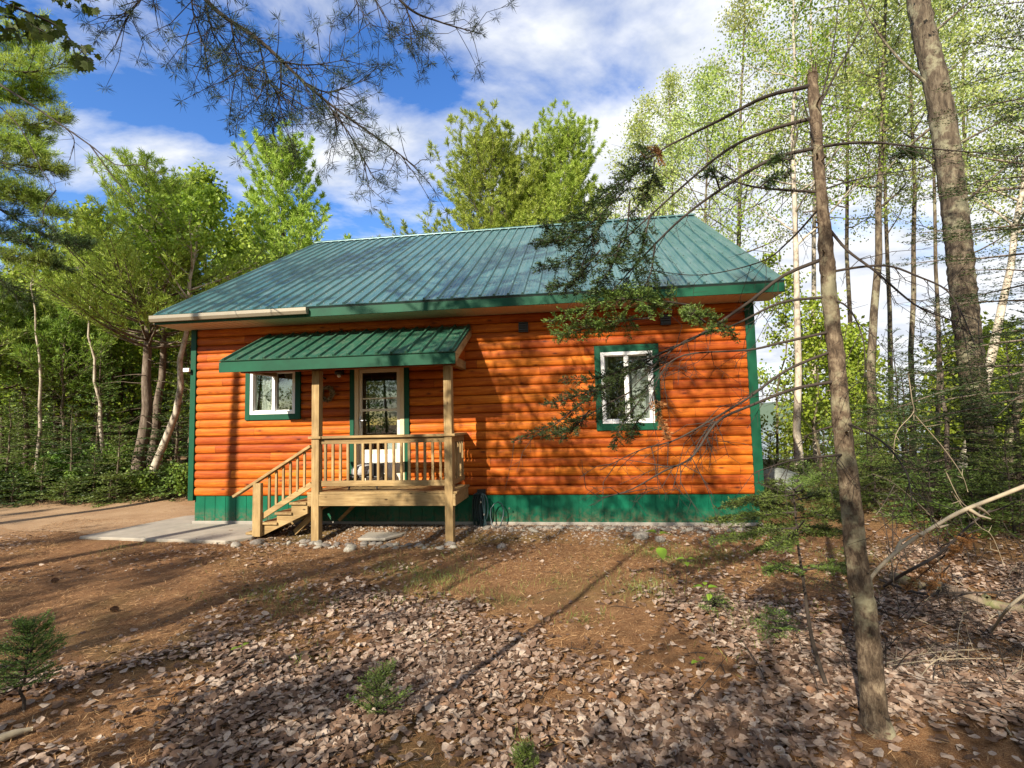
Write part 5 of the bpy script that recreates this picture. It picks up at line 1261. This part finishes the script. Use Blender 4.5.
# flat crowned fir sapling with crooked bare stem in front of the skirt
b = spot_on(829, 690); rng = np.random.default_rng(404)
zs_ = to_px(b)[2]; top_ = at(792, 478, zs_+.15)
fs = thing('fir_sapling', 'fir sapling with bare leaning stem and flat layered sprays in front of the skirt corner', 'sapling', b)
bb_ = np.array(b); b0 = bb_
P = smooth_path([bb_-[0, 0, .03], at(812, 639, zs_+.05), at(804, 585, zs_+.08), at(798, 545, zs_+.1), at(795, 510, zs_+.12), top_], 20)
MB().tube(P-bb_, np.linspace(.014, .004, 20), 8).build('trunk', MT['twig'], fs, smooth=True)
def layer(paths, leafm, seed, twl=.115, dens=1.): spray([(zs_+z+dz_, [(x_+ox, y_+oy) for x_, y_ in p], 0) for z, p in paths for dz_, ox, oy in ((0, 0, 0), (.25, 6, -4))], zs_, twl, leafm, seed, density=dens, flat=1., spacing=.006, wander=.12)
_dt = dt; dt = fs
layer([(.1, [(796, 495), (770, 497), (742, 502), (720, 508)]), (.3, [(796, 500), (820, 495), (842, 500)]), (-.1, [(797, 512), (765, 515), (735, 520), (708, 522)]), (.2, [(797, 518), (825, 515), (846, 522)]), (.35, [(796, 505), (780, 490), (765, 484)])], 'fir_l', 411)
layer([(-.15, [(798, 528), (770, 530), (745, 536), (712, 541)]), (.0, [(798, 535), (775, 543), (752, 552)]), (.25, [(798, 530), (818, 532), (838, 536)]), (-.3, [(798, 525), (785, 540), (770, 549)]), (.4, [(796, 515), (776, 508), (756, 504)])], 'fir_l', 412)
layer([(-.1, [(800, 575), (790, 570), (772, 568), (765, 572)]), (.1, [(800, 570), (830, 568), (850, 574), (858, 582)]), (0., [(795, 484), (800, 474), (796, 465)]), (0, [(794, 490), (808, 480), (822, 478)])], 'fir_l', 413, .07)
dt = _dt
# little fir sprigs on the ground right of centre
for i, (px, py, H, sp, lab) in enumerate(((716, 618, .12, .14, 'low flat fir seedling beside a two leaved sprout in front of the skirt'), (775, 640, .17, .17, 'low spreading fir seedling left of the dead spruce foot'), 
                                          (848, 578, .3, .14, 'small dark fir sprig against the dead spruce stem'))):
    fir_at('fir_seedling', lab, 0, 0, H, .004, 'fir_l', 420+i, b=spot_on(px, py), cat='seedling', spacing=.0045, ln=.02, wd=.0045, spread=sp*1.25, nw=4, per=5, tw=4, cb=.2, taper=.4, el0=.1, bark='twig', topv=(.03, -.02))
def sprout(px, py, H, leaf_list, label, seed, tilt=(0, 0)):
    b = spot_on(px, py); rg = np.random.default_rng(seed); t = thing('sprout', label, 'sprout', b)
    top = np.array([tilt[0], tilt[1], H]); P = smooth_path([[0, 0, -.01], top*.5+[.01, .01, .02], top], 8)
    MB().tube(P, np.linspace(.0035, .0015, 8), 5).build('stem', MT['twig'], t)
    for f, L, az, el in leaf_list:
        q, d = path_at(P, f); dd = np.array([math.cos(az)*math.cos(el), math.sin(az)*math.cos(el), math.sin(el)]); bb = unit(np.cross(dd, UP)); nn_ = np.cross(bb, dd); m = MB(); V = []; fc = []
        pet = q+dd*.02; ts = np.linspace(0, 1, 8); wd = .42*np.sin(PI*ts**.8)**.8
        for t_, w_ in zip(ts, wd):
            c_ = pet+dd*L*t_-UP*.25*L*t_**2; V += [c_-bb*w_*L+nn_*w_*L*.25, c_, c_+bb*w_*L+nn_*w_*L*.25]
        for k in range(7): fc += [(3*k, 3*k+1, 3*k+4, 3*k+3), (3*k+1, 3*k+2, 3*k+5, 3*k+4)]
        m.add(V, fc); m.tube([q, pet], .0012, 4, False); m.build('leaf', MT['sapling'], t, smooth=True)
sprout(733, 628, .28, [(.98, .085, 2.9, .1), (.95, .09, .2, .2), (.8, .06, 4.2, -.4), (.99, .05, 1.4, .6)], 'sprout with two bright rounded leaves on a leaning pale stem right of centre', 431, (-.2, .05))
sprout(686, 590, .3, [(.98, .09, 3.0, .1), (.98, .09, .1, .1), (.9, .06, 4.6, -.2)], 'sprout with a pair of bright leaves in front of the bare soil patch', 432, (.02, 0))
sprout(664, 606, .62, [(.98, .13, 2.6, .2), (.97, .13, .4, .1), (.78, .12, 4.8, -.5), (.75, .11, 2.2, -.2), (.6, .09, .1, 0)], 'tallest sprout with large drooping leaves in front of the concrete strip', 433, (-.02, .05))
sprout(700, 672, .1, [(.9, .05, 1., .2), (.9, .05, 3.6, .1)], 'lowest tiny sprout with one green leaf in the litter', 434)
sprout(240, 668, .1, [(.9, .05, 1.2, .3), (.9, .05, 4.0, .2), (.8, .04, 2.6, .1)], 'tiny sprout among the litter in front of the stairs', 435)
# fallen branches
def stick(name, label, pts, r0, r1, mat, seed, side=6, L=.25, grp=None, cat='branch', n=7):
    rg = np.random.default_rng(seed); P = smooth_path(pts, 18); o = P[0].copy(); m = MB().tube(P-o, np.linspace(r0, r1, 18)*(1+.035*rg.normal(size=18)), n)
    for k in range(side):
        q, d = path_at(P, rg.uniform(.15, .98)); e = q+unit(d*.6+rg.normal(size=3)*.7+UP*.2)*rg.uniform(.3, 1)*L; mid = (q+e)/2+rg.normal(size=3)*.02
        m.tube(np.array([q, mid, e])-o, [r1*1.1, r1*.8, r1*.3], 4, False)
    return tag(m.build(name, MT[mat], None, o, smooth=True), label, cat, grp)
def on(px, py, dz=.015): g_ = gnd(px, py, -.05); return np.array([g_[0], g_[1], float(hgt(g_[0], g_[1]))+dz])
stick('fallen_branch', 'bleached barkless branch slanting up to the right from the dead spruce foot', [at(862, 592, 3.35), at(878, 569, 3.4), at(905, 545, 3.5), at(935, 526, 3.6), at(962, 511, 3.7), at(1000, 496, 3.8), at(1045, 478, 3.9)], .011, .0155, 'twig_l', 441, 5, .2)
stick('fallen_branch', 'brown dead branch crossing beneath the bleached barkless branch', [on(884, 588), at(905, 573, 3.9), at(940, 553, 4.0), at(970, 525, 4.1), at(990, 510, 4.2)], .014, .006, 'twig', 442, 8, .3)
stick('rotten_log', 'rotten mossy log lying across the litter at the right edge', [on(893, 580, .03), on(918, 589, .05), on(945, 594, .05), on(985, 606, .05), on(1040, 616, .05)], .05, .04, 'logmoss', 443, 4, .2, None, 'log', 12)
stick('fallen_branch', 'long thin dead branch lying behind the rotten log', [on(880, 586, .06), on(920, 600, .08), on(960, 603, .1), on(1000, 600, .1), on(1050, 596, .12)], .014, .006, 'twig', 444, 8, .3)
stick('fallen_branch', 'pale forked branch poking in low at the right edge', [on(990, 628, .02), at(1005, 612, 3.6), at(1020, 598, 3.6), at(1050, 580, 3.6)], .009, .012, 'twig_l', 445, 3, .15)
stick('fallen_branch', 'long pale straight stick lying diagonally in the litter at bottom right', [on(925, 634), on(955, 668), on(985, 705), on(1012, 748)], .007, .006, 'twig_l', 446, 2, .1)
stick('fallen_branch', 'thin dark stick lying parallel left of the long pale stick', [on(880, 630), on(905, 662), on(930, 705)], .007, .004, 'twig', 447, 4, .15)
stick('bark_piece', 'curled pale strip of bark in the bottom left corner', [on(-10, 752, .02), on(12, 745, .03), on(32, 738, .02)], .03, .012, 'twig_l', 448, 0, .1, None, 'bark')
# thin bleached standing twigs at the right
for i, (pts, Z) in enumerate((([(908, 372), (912, 400), (913, 413), (897, 432), (893, 458)], 4.2), ([(913, 413), (928, 430), (945, 450), (962, 475), (968, 492)], 4.2), ([(872, 474), (888, 480), (905, 492), (925, 510), (942, 528)], 4.0), ([(895, 484), (885, 502), (876, 515)], 4.0),
                           ([(952, 492), (965, 510), (980, 527), (992, 536), (1004, 565)], 3.9), ([(938, 555), (941, 575), (940, 590)], 4.0), ([(886, 548), (892, 566), (894, 585)], 3.6), ([(945, 470), (960, 500), (975, 512)], 4.1))):
    stick('dead_twig', 'bleached bare twig tangled in the dead brush at the right', [at(p[0], p[1], Z+.05*k) for k, p in enumerate(pts)], .0042, .0022, 'twig_l', 450+i, 4, .12, 'bleached twigs at the right', 'twig', 5)
rg = np.random.default_rng(460)
for i in range(46):
    px = rg.uniform(845, 1030); py = rg.uniform(545, 700); g_ = on(px, py, .0); az = rg.random()*6.28; H = rg.uniform(.08, .45)
    stick('brush_stem', 'thin dark dead stem of the tangled brush right of the dead spruce', [g_, g_+[math.cos(az)*.15, math.sin(az)*.15, H*.6], g_+[math.cos(az)*.35, math.sin(az)*.35, H]], .004, .0018, 'twig', 470+i, 7, .16, 'dead brush stems at the right', 'twig', 4)
for i in range(36):
    px = rg.uniform(20, 840); py = rg.uniform(545, 760); g_ = on(px, py, .008); az = rg.random()*6.28; L = rg.uniform(.08, .3); e = g_+[math.cos(az)*L, math.sin(az)*L, 0]; e[2] = float(hgt(e[0], e[1]))+.01
    stick('fallen_twig', 'short brown twig lying loose on the yard', [g_, (g_+e)/2+[0, 0, .008], e], .004, .002, 'twig', 520+i, 2, .06, 'loose twigs on the yard', 'twig', 4)
# a few whippy bare saplings in front right
for i, (px, py, pt, yt, Z) in enumerate(((690, 700, 728, 655, 0), (770, 690, 742, 640, 0), (758, 668, 730, 628, 0), (803, 660, 790, 610, 0), (820, 700, 806, 655, 0), (715, 640, 700, 575, 0))):
    g_ = on(px, py, 0.); Zc = to_px(g_)[2]; e = at(pt, yt, Zc+.1)
    stick('bare_sapling', 'thin leafless reddish sapling stem in the litter left of the dead spruce', [g_, (g_+e)/2+[.01, 0, .01], e], .0035, .0015, 'twig', 560+i, 4, .1, 'leafless sapling stems', 'sapling', 5)
# rusty dead fir twigs under the fallen branch
dt_ = thing('rusty_fir_branch', 'rust red dead fir branch lying under the bleached fallen branch', 'branch', on(925, 580)); b0 = np.array(dt_.location); _dt = dt; dt = dt_
spray([(4.0, [(945, 555), (930, 568), (915, 580), (905, 588)], 0), (4.0, [(950, 565), (935, 580), (928, 592)], 0), (3.95, [(975, 535), (960, 545), (945, 560)], 0)], 4., .08, 'redneedle', 580)
dt = _dt
# pine cones
cone = MB()
for k in range(46):
    u = k/46; a = k*2.4; r = .022*math.sin(PI*min(1, .12+.85*u))**.7; z = .075*u; dx, dy = math.cos(a), math.sin(a)
    p = np.array([dx*r*.3, dy*r*.3, z]); e = np.array([dx*r*1.35, dy*r*1.35, z-.004]); sd = np.array([-dy, dx, 0])*.009
    cone.add([p, e-sd, e+[dx*.003, dy*.003, .003], e+sd], [(0, 1, 2, 3)])
cone.tube([[0, 0, 0], [0, 0, .035], [0, 0, .075]], [.008, .011, .003], 6)
cme = cone.mesh('pine_cone', MT['cone'])
for px, py, lab in ((52, 583, 'dark pine cone on the bare soil left of the concrete path'), (118, 612, 'dark pine cone lying at the edge of the left litter'), (205, 566, 'dark pine cone in front of the concrete path')):
    o = link('pine_cone', cme, None, on(px, py, .02)); o.rotation_euler = (1.45, .2, px); tag(o, lab, 'pine cone')

for i, (x, y, H, cb, sp, nw) in enumerate(((3.45, -8.1, 11.5, .42, 1.5, 17), (.6, -9.3, 5.2, .25, 1.3, 10), (4.9, -10.6, 5.4, .3, 1.3, 10))):
    fir_at('fir_tree', 'narrow fir of the wood beside the viewer, casting fine needle shade on the logs', 0, 0, H, .034, 'fir', 600+i, 'firs beside the viewer', b=(x, y, float(hgt(x, y))), spacing=.02, ln=.03, wd=.01, spread=sp, nw=nw, per=5, tw=7, cb=cb, taper=.6)

for i, (px, Z, H, mt_, lab) in enumerate(((770, 11.5, 1.2, 'fir_l', 'low fir growing just beyond the boulder'), (870, 8.4, 1.3, 'fir_l', 'knee high fir right of the dead spruce at the bank foot'), (925, 7.2, 1.0, 'fir_l', 'low spreading fir on the mossy bank left of the thick trunk'),
        (1005, 6.6, 1.3, 'fir_l', 'leafy low fir in front of the thick trunk at the right'), (965, 6.9, .8, 'fir_l', 'lowest fir on the bank before the thick trunk'), (900, 10.5, 3.2, 'fir', 'slender dark fir beneath the grey poplars'), (1060, 7.5, 3.4, 'fir', 'dark fir just inside the right edge'), (840, 9., .9, 'fir_l', 'small fir behind the foot of the dead spruce'))):
    fir_at('young_fir', lab, px, Z, H, .012+.006*H, mt_, 640+i, spacing=.02, ln=.04, wd=.011, spread=.5+.28*H, nw=int(7+H*2.5), per=7, tw=8, cb=.08, bark='twig')
rg = np.random.default_rng(660)
for i in range(26):
    px = rg.uniform(850, 1030); Z = rg.uniform(5.2, 8.5); b = base_at(px, Z); g_ = np.array(b); az = rg.random()*6.28; H = rg.uniform(.3, 1.1)
    stick('brush_stem', 'thin dark dead stem of the tangled brush on the bank', [g_, g_+[math.cos(az)*.1, math.sin(az)*.1, H*.6], g_+[math.cos(az)*.3, math.sin(az)*.3, H]], .006, .0025, 'twig', 670+i, 10, .3, 'dead brush stems on the bank', 'twig', 4)

# more leafy trees closing the left wood
for i, (px, Z, yt, pt, lab) in enumerate(((62, 15.5, 262, 66, 'bright green broadleaf tree in the left wood, nearest to the pale slim birch'), (112, 16, 250, 110, 'bright green broadleaf tree directly left of the double trunked pine'), (176, 16.5, 262, 180, 'bright green broadleaf tree between the double trunked pine and the cabin'), (-8, 14.5, 285, 0, 'bright green broadleaf tree against the left edge of the picture'))):
    decid_at('broadleaf_tree', lab, px, Z, yt, pt, .07, 'leaf_b', 'bark_g', 700+i, L=.1, Wd=.085, cb=.22, spread=2., nl=22, nsub=5, nleaf=11, sig=.16, el=(.0, .8))
rg = np.random.default_rng(720)
for i in range(70):
    px = rg.uniform(850, 1060); py = rg.uniform(560, 700); g_ = on(px, py, .012); az = rg.uniform(-.9, .9)+(0 if rg.random() < .7 else 1.5); L = rg.uniform(.3, 1.1); e = g_+[math.cos(az)*L, math.sin(az)*L, 0]; e[2] = float(hgt(e[0], e[1]))+rg.uniform(.01, .16)
    stick('dead_twig', 'thin dead twig sprawled over the litter at the lower right', [g_, (g_+e)/2+[rg.normal()*.03, rg.normal()*.03, .03], e], .0035, .0016, ('twig', 'twig', 'twig_l')[i % 3], 730+i, 7, .2, 'sprawled dead twigs at the lower right', 'twig', 4)
